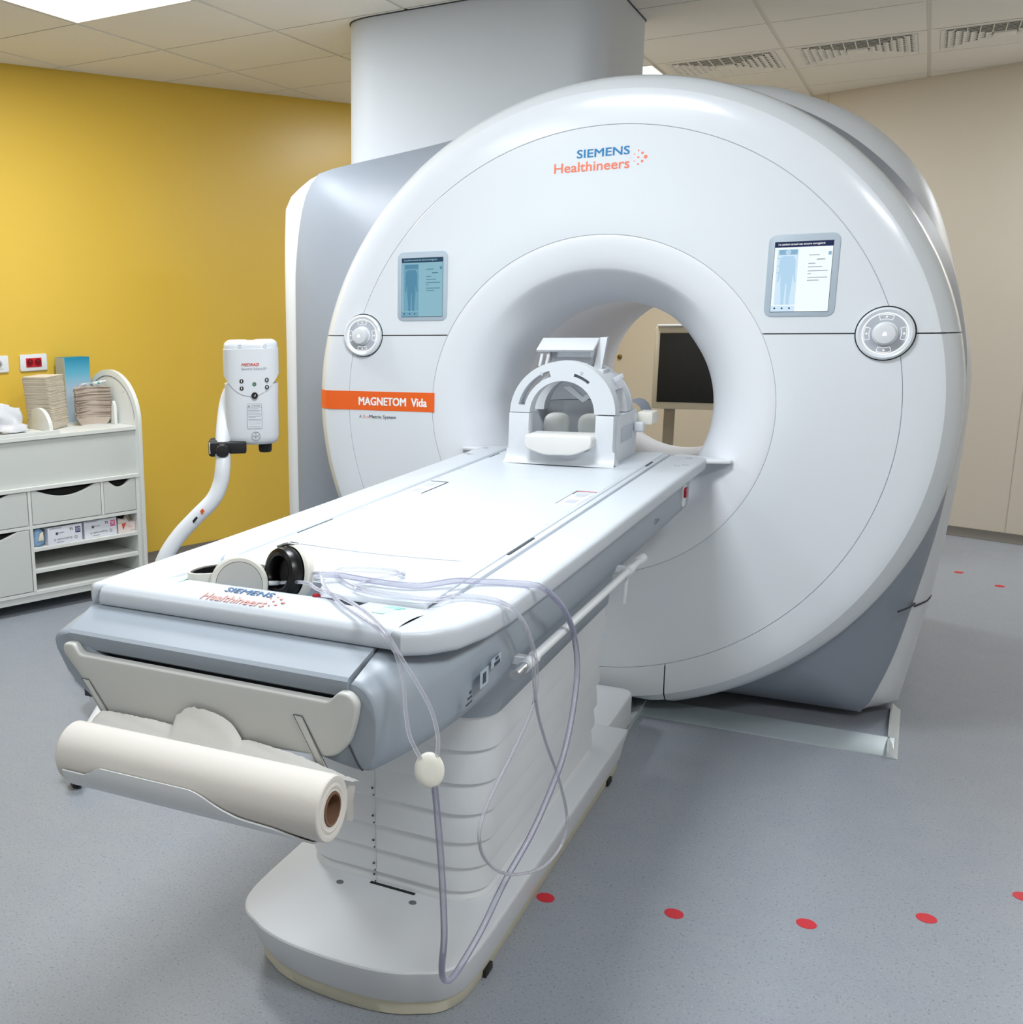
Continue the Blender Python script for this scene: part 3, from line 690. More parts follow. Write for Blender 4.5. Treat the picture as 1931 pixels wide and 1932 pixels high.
lathe('button_well', [(.014, 0), (.014, .002), (.0, .002)], (.350, -.255, .845), (1, 0, 0), 'grey_blue', shR, 16)
prism('stop_button', rrect(-.265, -.232, .822, .852, .008), 'x', .350, .361, 'red_button', shR, .003)
prism('button_plate', rrect(-.272, -.225, .793, .862, .010), 'x', .3495, .3535, 'white_satin', shR, .001)
# accessory rail
rl = tube('accessory_rail', [(.374, -1.86, .7885), (.374, -.93, .780)], .0085, 'white_plastic', tb, 14, 1)
tube('rail_collar', [(.374, -1.855, .7885), (.374, -1.79, .788)], .0115, 'white_plastic', rl, 14, 1)
tube('rail_tip', [(.374, -1.905, .789), (.374, -1.897, .789), (.374, -1.855, .7887)], .0095, 'chrome', rl, 14, 1)
tube('rail_collar', [(.374, -1.07, .782), (.374, -1.03, .7815)], .0115, 'white_plastic', rl, 14, 1); tube('rail_tip', [(.374, -.95, .781), (.374, -.905, .780)], .012, 'white_plastic', rl, 14, 1)
box('rail_bracket', (.345, -1.83, .782), (.374, -1.81, .796), 'white_satin', rl); box('rail_bracket', (.345, -1.06, .775), (.374, -1.04, .789), 'white_satin', rl)
prism('rail_hook', [(-1.045, .775), (-1.03, .775), (-1.05, .70), (-1.062, .70)], 'x', .365, .371, 'white_satin', rl, .001)
# light grey tray panel at the foot
tp = [(-.362, .815, .008), (-.358, .831, .006), (-.336, .832, .006), (-.322, .8145, .006), (.180, .8145, .006), (.198, .833, .006), (.216, .833, .010), (.230, .818, .010), (.225, .786, .01), (.213, .745, .02), (.188, .722, .02), (.02, .712, .03), (-.248, .706, .02), (-.270, .718, .02)]
tp = round_poly(tp, .006, 4)
tr = prism('tray_panel', tp, 'y', -2.226, -2.204, 'tray_grey', tb, .005, 3)
for x0, z0, x1, z1 in ((.119, .783, .166, .690), (-.318, .771, -.262, .690)):
    V = []
    prism('holder_arm', [(x0, z0), (x0+.016, z0), (x1+.016, z1), (x1, z1)], 'y', -2.2275, -2.222, 'tray_grey', tr, .001)
    for dx in (0, .016): tube('arm_gap', [(x0+dx, -2.2272, z0), (x1+dx, -2.2272, max(z1, .70))], .0008, 'seam_dark', tr, 4, 1)
    tube('arm_gap', [(x0, -2.2272, z0), (x0+.016, -2.2272, z0)], .0008, 'seam_dark', tr, 4, 1)
# roll holder: cradle under the paper roll, with wavy front edge
RC = Vector((0, -2.300, .668)); RR = .0515
def zr(x): return .668+(x+.305)*.0175
EDGE = [(-.262, 192), (-.21, 192), (-.195, 181), (-.183, 173), (.0, 173), (.02, 177), (.06, 196), (.09, 207), (.15, 212), (.185, 224), (.20, 232)]
rows = []
for rad_ in (RR+.0025, RR+.0055):
    for i in range(40):
        x = lerp(-.262, .205, i/39); a1 = math.radians(pw(EDGE, x)); a0 = math.radians(352)
        rows.append([(x, RC.y+rad_*math.cos(lerp(a0, a1, k/20)), zr(x)+rad_*math.sin(lerp(a0, a1, k/20))) for k in range(21)])
bm = bmesh.new()
G1 = [[bm.verts.new(p) for p in r] for r in rows[:40]]; G2 = [[bm.verts.new(p) for p in r] for r in rows[40:]]
for Gq in (G1, G2):
    for a_, b_ in zip(Gq[:-1], Gq[1:]):
        for k in range(20): bm.faces.new((a_[k], a_[k+1], b_[k+1], b_[k]))
for i in range(39):
    for k in (0, 20): bm.faces.new((G1[i][k], G1[i+1][k], G2[i+1][k], G2[i][k]))
for k in range(20):
    for i in (0, 39): bm.faces.new((G1[i][k], G1[i][k+1], G2[i][k+1], G2[i][k]))
finish('roll_holder', bm, 'white_satin', tb, ang=40)
# pedestal bellows
def rr_xy(hw, y0, y1, r, n=8):
    out = []
    for cx, cy, a0 in ((hw-r, y1-r, 0), (-hw+r, y1-r, PI/2), (-hw+r, y0+r, PI), (hw-r, y0+r, 1.5*PI)):
        for k in range(n+1): out.append((cx+r*math.cos(a0+PI/2*k/n), cy+r*math.sin(a0+PI/2*k/n)))
    return out
ZB = [.129, .158, .216, .277, .345, .417, .494, .570]
for i in range(7):
    g = .0028*i; rows = []
    for z, e in ((ZB[i]+.002, -.012), (ZB[i], .0005), (ZB[i]+.003, .0035), (ZB[i]+.012, .0035), (ZB[i]+.5*(ZB[i+1]-ZB[i]), .002), (ZB[i+1]-.004, -.001), (ZB[i+1]+.004, -.002)):
        rows.append([(x, y, z) for x, y in rr_xy(.2115+g+e, -1.600-g-e, -.605+g*2.2+e, .085)])
    grid('bellows_band', rows, 'white_plastic', tb, closed=True, ang=40)
rows = [[(x, y, z) for x, y in rr_xy(h, y0, y1, r)] for z, h, y0, y1, r in ((.566, .228, -1.61, -.56, .085), (.572, .2325, -1.622, -.55, .085), (.60, .2335, -1.624, -.54, .085), (.69, .236, -1.63, -.50, .085), (.72, .245, -1.66, -.47, .08), (.745, .275, -1.72, -.42, .07), (.772, .325, -1.80, -.30, .06))]
grid('pedestal_collar', rows, 'grey_blue', tb, closed=True, ang=40)
tube('front_joint', [(-.024, -1.6035-.0028*i, ZB[i]+.01) for i in range(0, 6)], .0004, 'print_grey', tb, 4, 1)
for i in range(6):
    for dx, dz_ in ((-.030, .022), (-.027, .006)):
        disc('screw', (dx, -1.6046-.0028*i, ZB[i]+dz_), (0, -1, 0), .0026 if dz_ > .01 else .0018, 'seam_dark', tb, .001, 8)
# base
def base_out(hw, yf, yb, sc=1.):
    rt = [(1., -.0), (1., .12), (.998, .32), (.988, .54), (.95, .69), (.845, .817), (.70, .886), (.577, .936), (.38, .978), (.18, .995), (0, 1.0)]
    pts = [(hw*a_, lerp(yf+.36, yf, b_) if b_ else yb) for a_, b_ in rt]
    return smp(pts)
def smp(pts):
    P_ = [(p.x, p.y) for p in smooth_path([(x, y, 0) for x, y in pts[1:]], 3)]
    right = [pts[0]]+P_
    return right+[(-x, y) for x, y in right[::-1][1:]]
rows = [[(x, y, z) for x, y in base_out(h, yf, yb)] for h, yf, yb, z in ((.20, -1.80, -.46, .034), (.248, -1.872, -.455, .036), (.2505, -1.876, -.45, .042), (.257, -1.893, -.44, .085), (.2645, -1.909, -.43, .118), (.2655, -1.911, -.43, .126), (.2635, -1.909, -.432, .1300), (.258, -1.903, -.437, .1320), (.05, -1.6, -.6, .133))]
bs = grid('base_cover', rows, 'white_plastic', tb, closed=True, ang=40, caps=True)
rows = [[(x, y, z) for x, y in base_out(h, yf, yb)] for h, yf, yb, z in ((.20, -1.80, -.46, .0005), (.240, -1.864, -.455, .0005), (.2425, -1.867, -.452, .004), (.2445, -1.868, -.453, .036), (.20, -1.80, -.46, .038))]
grid('base_skirt', rows, 'skirt_beige', tb, closed=True, ang=40, caps=True)
prism('base_tail', round_poly([(-.205, -.44, 0), (.205, -.44, 0), (.205, -.06, .05), (-.205, -.06, .05)], .05), 'z', .012, .125, 'white_plastic', tb, .008, 3)
box('base_slot', (-.036, -1.616, .1325), (.072, -1.608, .1345), 'black', tb)
for x in (-.097, .081): lathe('base_hole', [(.0085, 0), (.0085, .0008), (.006, .0008), (.006, .0005), (0, .0005)], (x, -1.645, .1328), (0, 0, 1), 'seam_mid', tb, 16)
for y in (-1.62, -.56): box('base_foot', (.236, y-.022, .0005), (.250, y+.022, .018), 'rubber', tb, .002)

# ================================================================== PAPER ROLL
pr_ = thing('paper_roll', (0, -2.3, .62), 'white examination paper roll in the cradle at the table foot', 'paper roll')
A = Vector((-.282, RC.y, zr(-.282))); B = Vector((.226, RC.y, zr(.226))); ax = (B-A); L_ = ax.length
lathe('roll', [(.027, L_-.06), (.027, L_-.0005)]+[(.030+.0048*i, L_+(.0008 if i % 2 else -.001)) for i in range(4)]+[(RR-.002, L_), (RR-.0003, L_-.002), (RR, L_-.006), (RR, .004), (RR-.003, 0), (.027, 0)], A, ax, 'paper', pr_, 56)
lathe('core', [(.0262, L_-.10), (.0262, L_+.0012), (.0225, L_+.0012), (.0225, L_-.12)], A, ax, 'cardboard', pr_, 32)
lathe('core_end', [(.0225, L_-.12), (0, L_-.12)], A, ax, 'void', pr_, 32)
# loose torn end of the sheet, standing up against the tray panel
TE = [(-.285, .704), (-.272, .715), (-.25, .719), (-.20, .720), (-.15, .720), (-.115, .718), (-.106, .738), (-.096, .744), (-.088, .753), (-.078, .757), (-.068, .7600), (-.058, .758), (-.048, .760), (-.033, .757), (-.013, .752), (.002, .745), (.014, .734), (.022, .723), (.024, .719), (.045, .722), (.07, .721), (.10, .717), (.14, .712), (.18, .705), (.215, .698), (.238, .694)]
TE2 = []
for (x0, z0), (x1, z1) in zip(TE[:-1], TE[1:]):
    n = max(1, int((x1-x0)/.004))
    for k in range(n): TE2.append((lerp(x0, x1, k/n), lerp(z0, z1, k/n)+random.uniform(-.0009, .0009)))
TE2.append(TE[-1]); rows = []
for q in range(9):
    f = q/8; row = []
    for x, z in TE2:
        zb = zr(x)+RR*.55; yb = RC.y+RR*.86; yt = -2.2335
        y = lerp(yb, yt, f**.8); zz = lerp(zb, z+.004, f)
        row.append((x, y+.0012*math.sin(x*46+q)*f, zz))
    rows.append(row)
grid('torn_sheet', rows, 'tissue', pr_, ang=60)
rows = []
for q in range(8):
    f = q/7; rows.append([(.214+.008*i+.0025*math.sin(q*1.1+i*.8)*f, -2.250-.0025*math.sin(i*1.3+q*.9)-.006*f, lerp(.696, .640, f)) for i in range(4)])
grid('torn_edge', rows, 'tissue', pr_, ang=60)

# ================================================================== HEAD COIL
hc = thing('head_coil', (0, -.2, .93), 'white head coil with arched top standing on the table at the bore', 'head coil')
def earc(cx, cz, a, b, t0, t1, n=24): return [(cx+a*math.cos(math.radians(lerp(t0, t1, k/n))), cz+b*math.sin(math.radians(lerp(t0, t1, k/n)))) for k in range(n+1)]
U = [(-.174, .9165), (-.166, .938), (-.162, .97), (-.161, 1.068), (-.097, 1.068), (-.098, 1.02), (-.094, .985), (-.08, .962), (-.05, .950), (0, .946), (.056, .950), (.086, .962), (.1, .985), (.104, 1.02), (.104, 1.066), (.158, 1.066), (.159, .97), (.164, .938), (.172, .9165)]
prism('cradle', U, 'y', -.345, -.300, 'coil_white', hc, .004, 2)
US = [(-.160, .9165), (-.158, 1.060), (-.128, 1.060)]+earc(0, 1.06, .128, .122, 180, 360)[1:-1]+[(.128, 1.060), (.157, 1.060), (.158, .9165)]
prism('cradle_shell', US, 'y', -.300, -.030, 'coil_white', hc, .004, 2)
rows = []
for t in range(7):
    f = t/6; rows.append([(x*(1-.03*f), -.345-.030*(1-math.sin(f*PI/2)), .9168+.040*f*f) for x in [-.170+.340*k/12 for k in range(13)]])
grid('front_apron', rows+[[(x, -.338, .96) for x in [-.16+.32*k/12 for k in range(13)]], [(x, -.338, .917) for x in [-.16+.32*k/12 for k in range(13)]]], 'coil_white', hc, ang=40)
prism('back_wall', [(-.15, .935), (.15, .935), (.15, 1.06)]+earc(0, 1.06, .15, .148, 0, 180)+[(-.15, 1.06)], 'y', -.075, -.055, 'coil_white', hc, .003)
tube('back_joint', [(-.118, -.0765, 1.083), (-.06, -.0765, 1.088), (.05, -.0765, 1.089), (.118, -.0765, 1.084)], .0011, 'seam_mid', hc, 5, 3)
box('back_strut', (.045, -.085, 1.055), (.056, -.076, 1.085), 'dial_face', hc, .001)
def arch(name, y0, y1, ao, bo, ai, bi, cz, slots, m='coil_white'):
    bm = bmesh.new()
    def P_(t, r, y): a = math.radians(t); return (lerp(ai, ao, r)*math.cos(a), y, cz+lerp(bi, bo, r)*math.sin(a))
    def blk(t0, t1, r0, r1, n):
        ring_ = [[bm.verts.new(P_(lerp(t0, t1, k/n), r, y)) for r, y in ((r0, y0), (r1, y0), (r1, y1), (r0, y1))] for k in range(n+1)]
        for a_, b_ in zip(ring_[:-1], ring_[1:]):
            for i in range(4): bm.faces.new((a_[i], a_[(i+1) % 4], b_[(i+1) % 4], b_[i]))
        bm.faces.new(ring_[0]); bm.faces.new(ring_[-1][::-1])
    cuts = sorted(slots); t = 0
    for t0, t1, r0, r1 in cuts:
        if t0 > t: blk(t, t0, 0, 1, max(4, int((t0-t)/4)))
        blk(t0, t1, 0, r0, max(4, int((t1-t0)/4))); blk(t0, t1, r1, 1, max(4, int((t1-t0)/4))); t = t1
    blk(t, 180, 0, 1, max(4, int((180-t)/4)))
    return finish(name, bm, m, hc, ang=35)
ar = arch('front_arch', -.338, -.285, .160, .157, .098, .098, 1.070, [(50, 74, .30, .46), (108, 170, .30, .62)])
arch('rear_arch', -.155, -.095, .152, .150, .108, .106, 1.062, [])
for t in (66, 118): disc('arch_screw', (.138*math.cos(math.radians(t)), -.3385, 1.07+.134*math.sin(math.radians(t))), (0, -1, 0), .005, 'dial_face', ar, .001, 12)
rows = []
for y in (-.286, -.19, -.15):
    rows.append([(.154*math.cos(math.radians(t)), y, 1.066+.151*math.sin(math.radians(t))) for t in range(28, 62, 3)])
grid('arch_bridge', rows+[[(x*.965, y, 1.066+(z-1.066)*.965) for x, y, z in r] for r in rows[::-1]]+[rows[0]], 'coil_white', hc, ang=40)
prism('sight_frame', [(-.022, 1.142), (.002, 1.146), (.040, 1.114), (.056, 1.128), (.062, 1.112), (.040, 1.096)], 'y', -.25, -.235, 'coil_white', hc, .001)
tube('side_lever', [(.125, -.23, 1.165), (.150, -.22, 1.180)], .008, 'clear_plastic', hc, 10, 1)
box('side_window', (.1565, -.24, .975), (.1605, -.10, 1.02), 'dial_face', hc, .001)
kb = box('side_latch', (.158, -.075, .990), (.188, -.045, 1.022), 'coil_white', hc, .006, 3)
box('side_latch', (.150, -.07, 1.0), (.160, -.03, 1.05), 'coil_white', hc, .003)
for cx, sgn in ((-.066, 1), (.044, -1)):
    rows = []
    for q, (r, dy) in enumerate(((.0, -.030), (.6, -.029), (.88, -.024), (1., -.012), (1., 0), (.9, .012))):
        rows.append([(cx+r*.042*(abs(math.cos(a_))**.75*(1 if math.cos(a_) > 0 else -1)), -.14+dy, 1.012+r*.040*(abs(math.sin(a_))**.75*(1 if math.sin(a_) > 0 else -1))) for a_ in [2*PI*k/28 for k in range(28)]])
    grid('ear_pad', rows, 'pad', hc, closed=True, ang=60, caps=False)
# mirror on top
mi = prism('mirror_hood', [(-.255, 1.256), (-.185, 1.290), (-.175, 1.290), (-.168, 1.284), (-.25, 1.250)], 'x', -.110, .066, 'coil_white', hc, .0015)
raw('mirror_bracket', [(.066, -.178, 1.291), (.088, -.178, 1.291), (.086, -.15, 1.292), (.060, -.22, 1.192), (.080, -.205, 1.188), (.078, -.175, 1.188)], [(0, 1, 2), (3, 5, 4), (0, 3, 4, 1), (1, 4, 5, 2), (2, 5, 3, 0)], 'coil_white', mi)
for x in (-.098, -.078): tube('mirror_leg', [(x+.006, -.235, 1.262), (x, -.25, 1.205)], .005, 'coil_white', mi, 8, 1)
box('mirror_block', (-.072, -.23, 1.205), (.055, -.15, 1.258), 'clear_plastic', mi, .003)
raw('mirror_glass', [(-.065, -.225, 1.21), (.05, -.225, 1.21), (.05, -.16, 1.25), (-.065, -.16, 1.25)], [(0, 1, 2, 3)], 'chrome', mi)
box('mirror_foot', (.045, -.235, 1.178), (.095, -.16, 1.196), 'coil_white', mi, .003)
box('mirror_foot', (-.075, -.24, 1.20), (.045, -.225, 1.215), 'glow' if False else 'coil_white', mi, .002)
# foam pillow lying in the coil opening
pil = prism('foam_pillow', round_poly([(-.094, .995, .014), (-.092, 1.008, .01), (.104, 1.010, .01), (.110, .998, .014), (.107, .974, .02), (.055, .9505, .02), (-.035, .948, .02), (-.094, .968, .02)], .01, 4), 'y', -.398, -.285, 'pillow_m', None, .010, 4, ang=60)
tag(pil, 'white curved foam pillow lying in the head coil opening', 'pillow')
# connector block of the coil behind it
cb = thing('coil_connector', (.16, .05, .92), 'beige-white cable plug block behind the head coil in the bore', 'connector')
box('plug', (.150, -.005, 1.006), (.200, .085, 1.046), 'cream', cb, .005, 2)
rows = []
for k in range(9):
    a_ = PI*k/8; rows.append([(.105+.045*math.cos(a_), y, 1.012+.058*math.sin(a_)) for y in (.10, .13, .19, .24)])
grid('plug_hood', rows+[[(.10, y, 1.012) for y in (.10, .13, .19, .24)]], 'shell_grey', cb, ang=40)
box('plug_stem', (.09, .0, .9165), (.15, .012, 1.03), 'cream', cb, .003); box('plug_stem', (.07, .012, .9165), (.14, .018, 1.012), 'cream', cb); box('plug_arm', (.09, .0, 1.008), (.16, .20, 1.024), 'cream', cb, .003)

# ================================================================== HEADPHONES
hp = thing('headphones', (-.08, -2.0, .90), 'off-white headphones with black ear cushions lying on the table foot', 'headphones')
n1 = Vector((.52, -.854, .06)).normalized(); c1 = Vector((-.126, -1.992, .913))
e1 = lathe('ear_cup', [(.046, -.016), (.052, -.010), (.054, 0), (.0535, .005), (.050, .008), (.044, .0085), (.0432, .0065)], c1, n1, 'cream', hp, 48)
lathe('cup_plate', [(.0428, .004), (.0428, .0078), (.040, .0086), (0, .0092)], c1, n1, 'tray_grey', e1, 48)
lathe('cup_back', [(.046, -.016), (.02, -.018), (0, -.018)], c1, n1, 'black', e1, 36)
lathe('ear_cushion', [(.018, -.040), (.030, -.046), (.042, -.042), (.047, -.030), (.046, -.017)], c1, n1, 'black_gloss', hp, 40)
n2 = Vector((-.40, -.88, .16)).normalized(); c2 = Vector((-.046, -1.930, .930))
e2 = lathe('ear_cup', [(.0, -.016), (.040, -.015), (.052, -.010), (.0545, -.002), (.0535, .006), (.049, .010)], c2, n2, 'cream', hp, 48)
lathe('ear_cushion', [(.046, .008), (.0475, .014), (.0475, .026), (.044, .034), (.037, .037), (.031, .034), (.0275, .026), (.026, .012)], c2, n2, 'black_gloss', hp, 48)
lathe('cushion_inside', [(.027, .012), (0, .010)], c2, n2, 'black', e2, 36)
tube('cup_yoke', [c2+Vector((-.03, -.004, .046)), c2+Vector((-.012, .004, .053)), c2+Vector((.01, .004, .053))], .004, 'chrome', e2, 8, 3)
bandp = smooth_path([(-.166, -2.008, 0), (-.200, -2.022, 0), (-.224, -2.010, 0), (-.232, -1.98, 0), (-.222, -1.945, 0), (-.185, -1.915, 0), (-.14, -1.908, 0), (-.10, -1.918, 0)], 8)
def strip(name, path, off, t, z0, z1, m, par):
    rows = []
    for i, p in enumerate(path):
        d = (path[min(i+1, len(path)-1)]-path[max(i-1, 0)]).normalized(); nn = Vector((-d.y, d.x, 0)); f = i/(len(path)-1)
        zz1 = z1-.006*math.sin(f*PI); a_ = p+nn*off; b_ = p+nn*(off+t)
        rows.append([(a_.x, a_.y, z0), (a_.x, a_.y, zz1), (b_.x, b_.y, zz1), (b_.x, b_.y, z0)])
    return grid(name, rows, m, par, closed=True, ang=40, caps=True)
hb = strip('headband', bandp, 0, .005, .8800, .934, 'cream', hp)
strip('band_lining', bandp[6:-6], -.0050, .0045, .8810, .932, 'black', hb)
lathe('band_pad', [(.0, .006), (.018, .005), (.024, 0), (.022, -.01)], (-.195, -1.905, .930), (.35, -.3, .88), 'disp_frame', hb, 24)
lathe('tube_socket', [(.0035, 0), (.0045, .001), (.0045, .018), (.0035, .020)], c1+Vector((.047, .028, 0)), (.85, .52, 0), 'white_plastic', e1, 12)
# air tubes of the headphones and the breathing loop
T1 = [(-0.004, -1.940, 0.934), (0.030, -1.965, 0.944), (0.063, -2.012, 0.937), (0.116, -2.060, 0.926), (0.182, -2.114, 0.923), (0.237, -2.160, 0.922), (0.261, -2.173, 0.908), (0.277, -2.180, 0.889), (0.293, -2.192, 0.853), (0.303, -2.207, 0.817), (0.316, -2.220, 0.782), (0.337, -2.227, 0.753)]
T2 = [(-0.062, -1.956, 0.914), (0.010, -1.985, 0.930), (0.062, -2.033, 0.935), (0.122, -2.051, 0.930), (0.186, -2.101, 0.928), (0.248, -2.170, 0.928), (0.266, -2.175, 0.910), (0.288, -2.181, 0.884), (0.314, -2.185, 0.852), (0.338, -2.191, 0.818), (0.354, -2.203, 0.783), (0.357, -2.214, 0.755)]
T3 = [(0.358, -2.224, 0.7150), (0.356, -2.205, 0.6550), (0.359, -2.192, 0.5600), (0.362, -2.184, 0.4470), (0.354, -2.171, 0.3760), (0.345, -2.138, 0.3310), (0.341, -2.098, 0.3050), (0.341, -2.048, 0.3020), (0.354, -1.981, 0.3390), (0.368, -1.907, 0.3960), (0.388, -1.829, 0.4530), (0.400, -1.757, 0.5090), (0.407, -1.687, 0.5690), (0.404, -1.620, 0.6420), (0.396, -1.575, 0.7090), (0.392, -1.600, 0.7820), (0.390, -1.665, 0.8450), (0.392, -1.760, 0.8980), (0.377, -1.785, 0.9185), (0.350, -1.787, 0.9200), (0.313, -1.793, 0.9200), (0.271, -1.814, 0.9220), (0.243, -1.849, 0.9280), (0.202, -1.895, 0.9255), (0.167, -1.908, 0.9255), (0.103, -1.906, 0.9255), (0.035, -1.900, 0.9265), (-0.005, -1.928, 0.9295)]
T4 = [(0.136, -1.833, 0.9225), (0.106, -1.806, 0.9215), (0.056, -1.807, 0.9205), (0.009, -1.825, 0.9205), (0.012, -1.865, 0.9205), (0.055, -1.916, 0.9205), (0.114, -1.951, 0.9215), (0.191, -1.964, 0.9235), (0.244, -1.949, 0.9195), (0.267, -1.909, 0.9200), (0.291, -1.896, 0.9180), (0.335, -1.901, 0.9180), (0.372, -1.919, 0.9120), (0.378, -1.864, 0.8680), (0.382, -1.823, 0.8130), (0.388, -1.818, 0.7580), (0.388, -1.840, 0.7100), (0.388, -1.926, 0.6720), (0.388, -2.032, 0.6380), (0.388, -2.094, 0.6080), (0.388, -2.104, 0.5760), (0.388, -2.076, 0.5300), (0.388, -1.992, 0.4640), (0.388, -1.870, 0.4000), (0.388, -1.716, 0.3420), (0.388, -1.597, 0.3340), (0.388, -1.573, 0.3820), (0.388, -1.646, 0.4930), (0.388, -1.748, 0.6100), (0.391, -1.821, 0.6990), (0.393, -1.854, 0.7700), (0.390, -1.856, 0.8190), (0.384, -1.880, 0.8680), (0.378, -1.932, 0.9120), (0.344, -1.918, 0.9180), (0.298, -1.915, 0.9180), (0.274, -1.928, 0.9200), (0.242, -1.969, 0.9205), (0.156, -1.974, 0.9235), (0.095, -1.956, 0.9235), (0.100, -1.899, 0.9235), (0.129, -1.858, 0.9275), (0.131, -1.817, 0.9235)]
tube('ear_tube', T1, .0032, 'clear_tube', hp, 12, 6); tube('ear_tube', T2, .0032, 'clear_tube', hp, 12, 6)
pc = Vector((.349, -2.222, .735)); pn = Vector((.42, -.85, .25)).normalized()
pu = Vector((0, 0, 1)); pu = (pu-pn*pu.dot(pn)).normalized(); pq = pu.cross(pn)
rows = []
for r, h in ((.0, .0075), (.5, .007), (.82, .0055), (.96, .002), (1., -.001), (.94, -.005), (.6, -.007), (0, -.0072)):
    rows.append([pc+pn*h+r*(.0225*math.cos(2*PI*k/32)*pq+.0275*math.sin(2*PI*k/32)*pu) for k in range(32)])
grid('tube_junction', rows, 'cream', hp, closed=True, ang=50)
tube('main_tube', T3, .0055, 'violet_tube', hp, 14, 6)
lt = tube('plastic_tube', T4, .0030, 'clear_tube', None, 12, 6)
tag(lt, 'thin clear plastic tube looped on the table and hanging over its side', 'tube')

# ================================================================== CONTRAST INJECTOR
ij = thing('contrast_injector', (-1.30, -.70, 0), 'white dual-syringe contrast injector head on a bent pole stand', 'injector')
IR = math.radians(30.5); TI = Matrix.Translation((-1.117, -.318, 0)) @ Matrix.Rotation(IR, 4, 'Z')
def se(hw, hd, z, n=40, p=3.2, cy=0., cx=0.):
    out = []
    for k in range(n):
        a_ = 2*PI*k/n; c_, s_ = math.cos(a_), math.sin(a_)
        out.append((cx+hw*math.copysign(abs(c_)**(2/p), c_), cy+hd*math.copysign(abs(s_)**(2/p), s_), z))
    return out
rows = [se(.070, .05, .925), se(.083, .060, .928), se(.092, .068, .938), se(.095, .071, .955), se(.095, .071, 1.05), se(.096, .072, 1.14)]
ihd = grid('injector_head', rows, 'white_plastic', ij, closed=True, ang=50, caps=True, T=TI)
# upper housing with rounded lower apron
rows = []
for f in range(8):
    row = []
    for x, y, z in se(.0985, .0745, 0):
        zl = 1.175 if y > 0 else 1.098+.075*min(1, abs(x)/.0985)**2.2
        row.append((x, y, lerp(zl, 1.262, f/7)))
    rows.append(row)
grid('upper_housing', [[(x*.97, y*.97, z) for x, y, z in rows[0]]]+rows, 'white_plastic', ij, closed=True, ang=50, T=TI)
lid = grid('lid', [se(.0985, .0745, 1.262), se(.0955, .0715, 1.2635), se(.0955, .0715, 1.270), se(.094, .070, 1.281), se(.086, .062, 1.2885), se(.05, .035, 1.290)], 'white_gloss', ij, closed=True, ang=50, caps=True, T=TI)
for x in (-.046, .046): lathe('lid_dome', [(.040, -.004), (.038, .003), (.030, .006), (0, .007)], (x, 0, 1.287), (0, 0, 1), 'white_gloss', lid, 28, T=TI)
for x in (-.036, .052): lathe('lid_mark', [(.006, 0), (.006, .0006), (.0045, .0006)], (x, -.0715, 1.272), (0, -1, 0), 'dial_face', lid, 12, T=TI)
def ip(x, z): return (x, -.0752 if z > 1.10 else -.0716, z)
textm('lettering', 'MEDRAD', ip(-.032, 1.204), (1, 0, 0), (0, 0, 1), .062, .0095, 'print_red', ij, .0004, T=TI, shear=.2, bold=.0003)
textm('lettering', 'Spectris Solaris EP', ip(-.032, 1.188), (1, 0, 0), (0, 0, 1), .088, .0105, 'print_grey', ij, .0004, T=TI)
for x, z, up_ in ((-.033, 1.152, 1), (-.033, 1.127, -1), (.056, 1.155, 1), (.056, 1.130, -1)):
    b_ = disc('arrow_button', ip(x, z), (0, -1, 0), .0070, 'black', ij, .0012, 18, T=TI)
    prism('arrow_icon', [(x+a_*.0028, z+up_*c_*.0028) for a_, c_ in ((0, 1.5), (1.1, .2), (.5, .2), (.5, -1.4), (-.5, -1.4), (-.5, .2), (-1.1, .2))], 'y', -.0770, -.0763, 'print_white', b_, T=TI)
gb = disc('arm_button', ip(.012, 1.141), (0, -1, 0), .0068, 'ledge_green', ij, .0012, 18, T=TI); disc('arm_icon', (.012, -.0763, 1.141), (0, -1, 0), .0035, 'mint_dark', gb, .0006, 3, T=TI)
sb_ = disc('start_button', ip(.012, 1.098+.003), (0, -1, 0), .0115, 'black', ij, .003, 24, T=TI)
prism('check_icon', [(.0105, 1.098), (.0125, 1.0965), (.016, 1.104), (.014, 1.105), (.0122, 1.1)], 'y', -.0792, -.0780, 'print_white', sb_, T=TI)
# warning label
la = prism('warning_label', rrect(-.016, .036, .984, 1.072, .004), 'y', -.0722, -.0708, 'print_dark', ij, T=TI)
prism('label_field', rrect(-.0152, .0352, .9848, 1.0712, .0035), 'y', -.0726, -.0712, 'white_plastic', la, T=TI)
for z in (1.0595, 1.0335): box('label_rule', (-.0152, -.0729, z), (.0352, -.0716, z+.0008), 'print_dark', la, T=TI)
textm('lettering', 'ATTENTION', (.0, -.0727, 1.0625), (1, 0, 0), (0, 0, 1), .030, .0055, 'print_dark', la, .0003, T=TI)
prism('label_sign', [(-.012, 1.0622), (-.006, 1.0622), (-.009, 1.0685)], 'y', -.0730, -.0726, 'print_dark', la, T=TI)
for z, w_ in ((1.054, .036), (1.048, .045), (1.0435, .038), (1.038, .044), (1.0275, .043), (1.023, .026), (1.0165, .046), (1.012, .046), (.990, .044)):
    box('label_line', (-.0125, -.0729, z), (-.0125+w_, -.0716, z+.0013), 'print_grey', la, T=TI)
prism('label_syringe', [(-.009, 1.0005), (.026, 1.0005), (.030, 1.0035), (.026, 1.0065), (-.009, 1.0065)], 'y', -.0729, -.0724, 'print_grey', la, T=TI)
prism('label_syringe', [(-.0084, 1.0011), (.0256, 1.0011), (.029, 1.0035), (.0256, 1.0059), (-.0084, 1.0059)], 'y', -.0731, -.0726, 'white_plastic', la, T=TI)
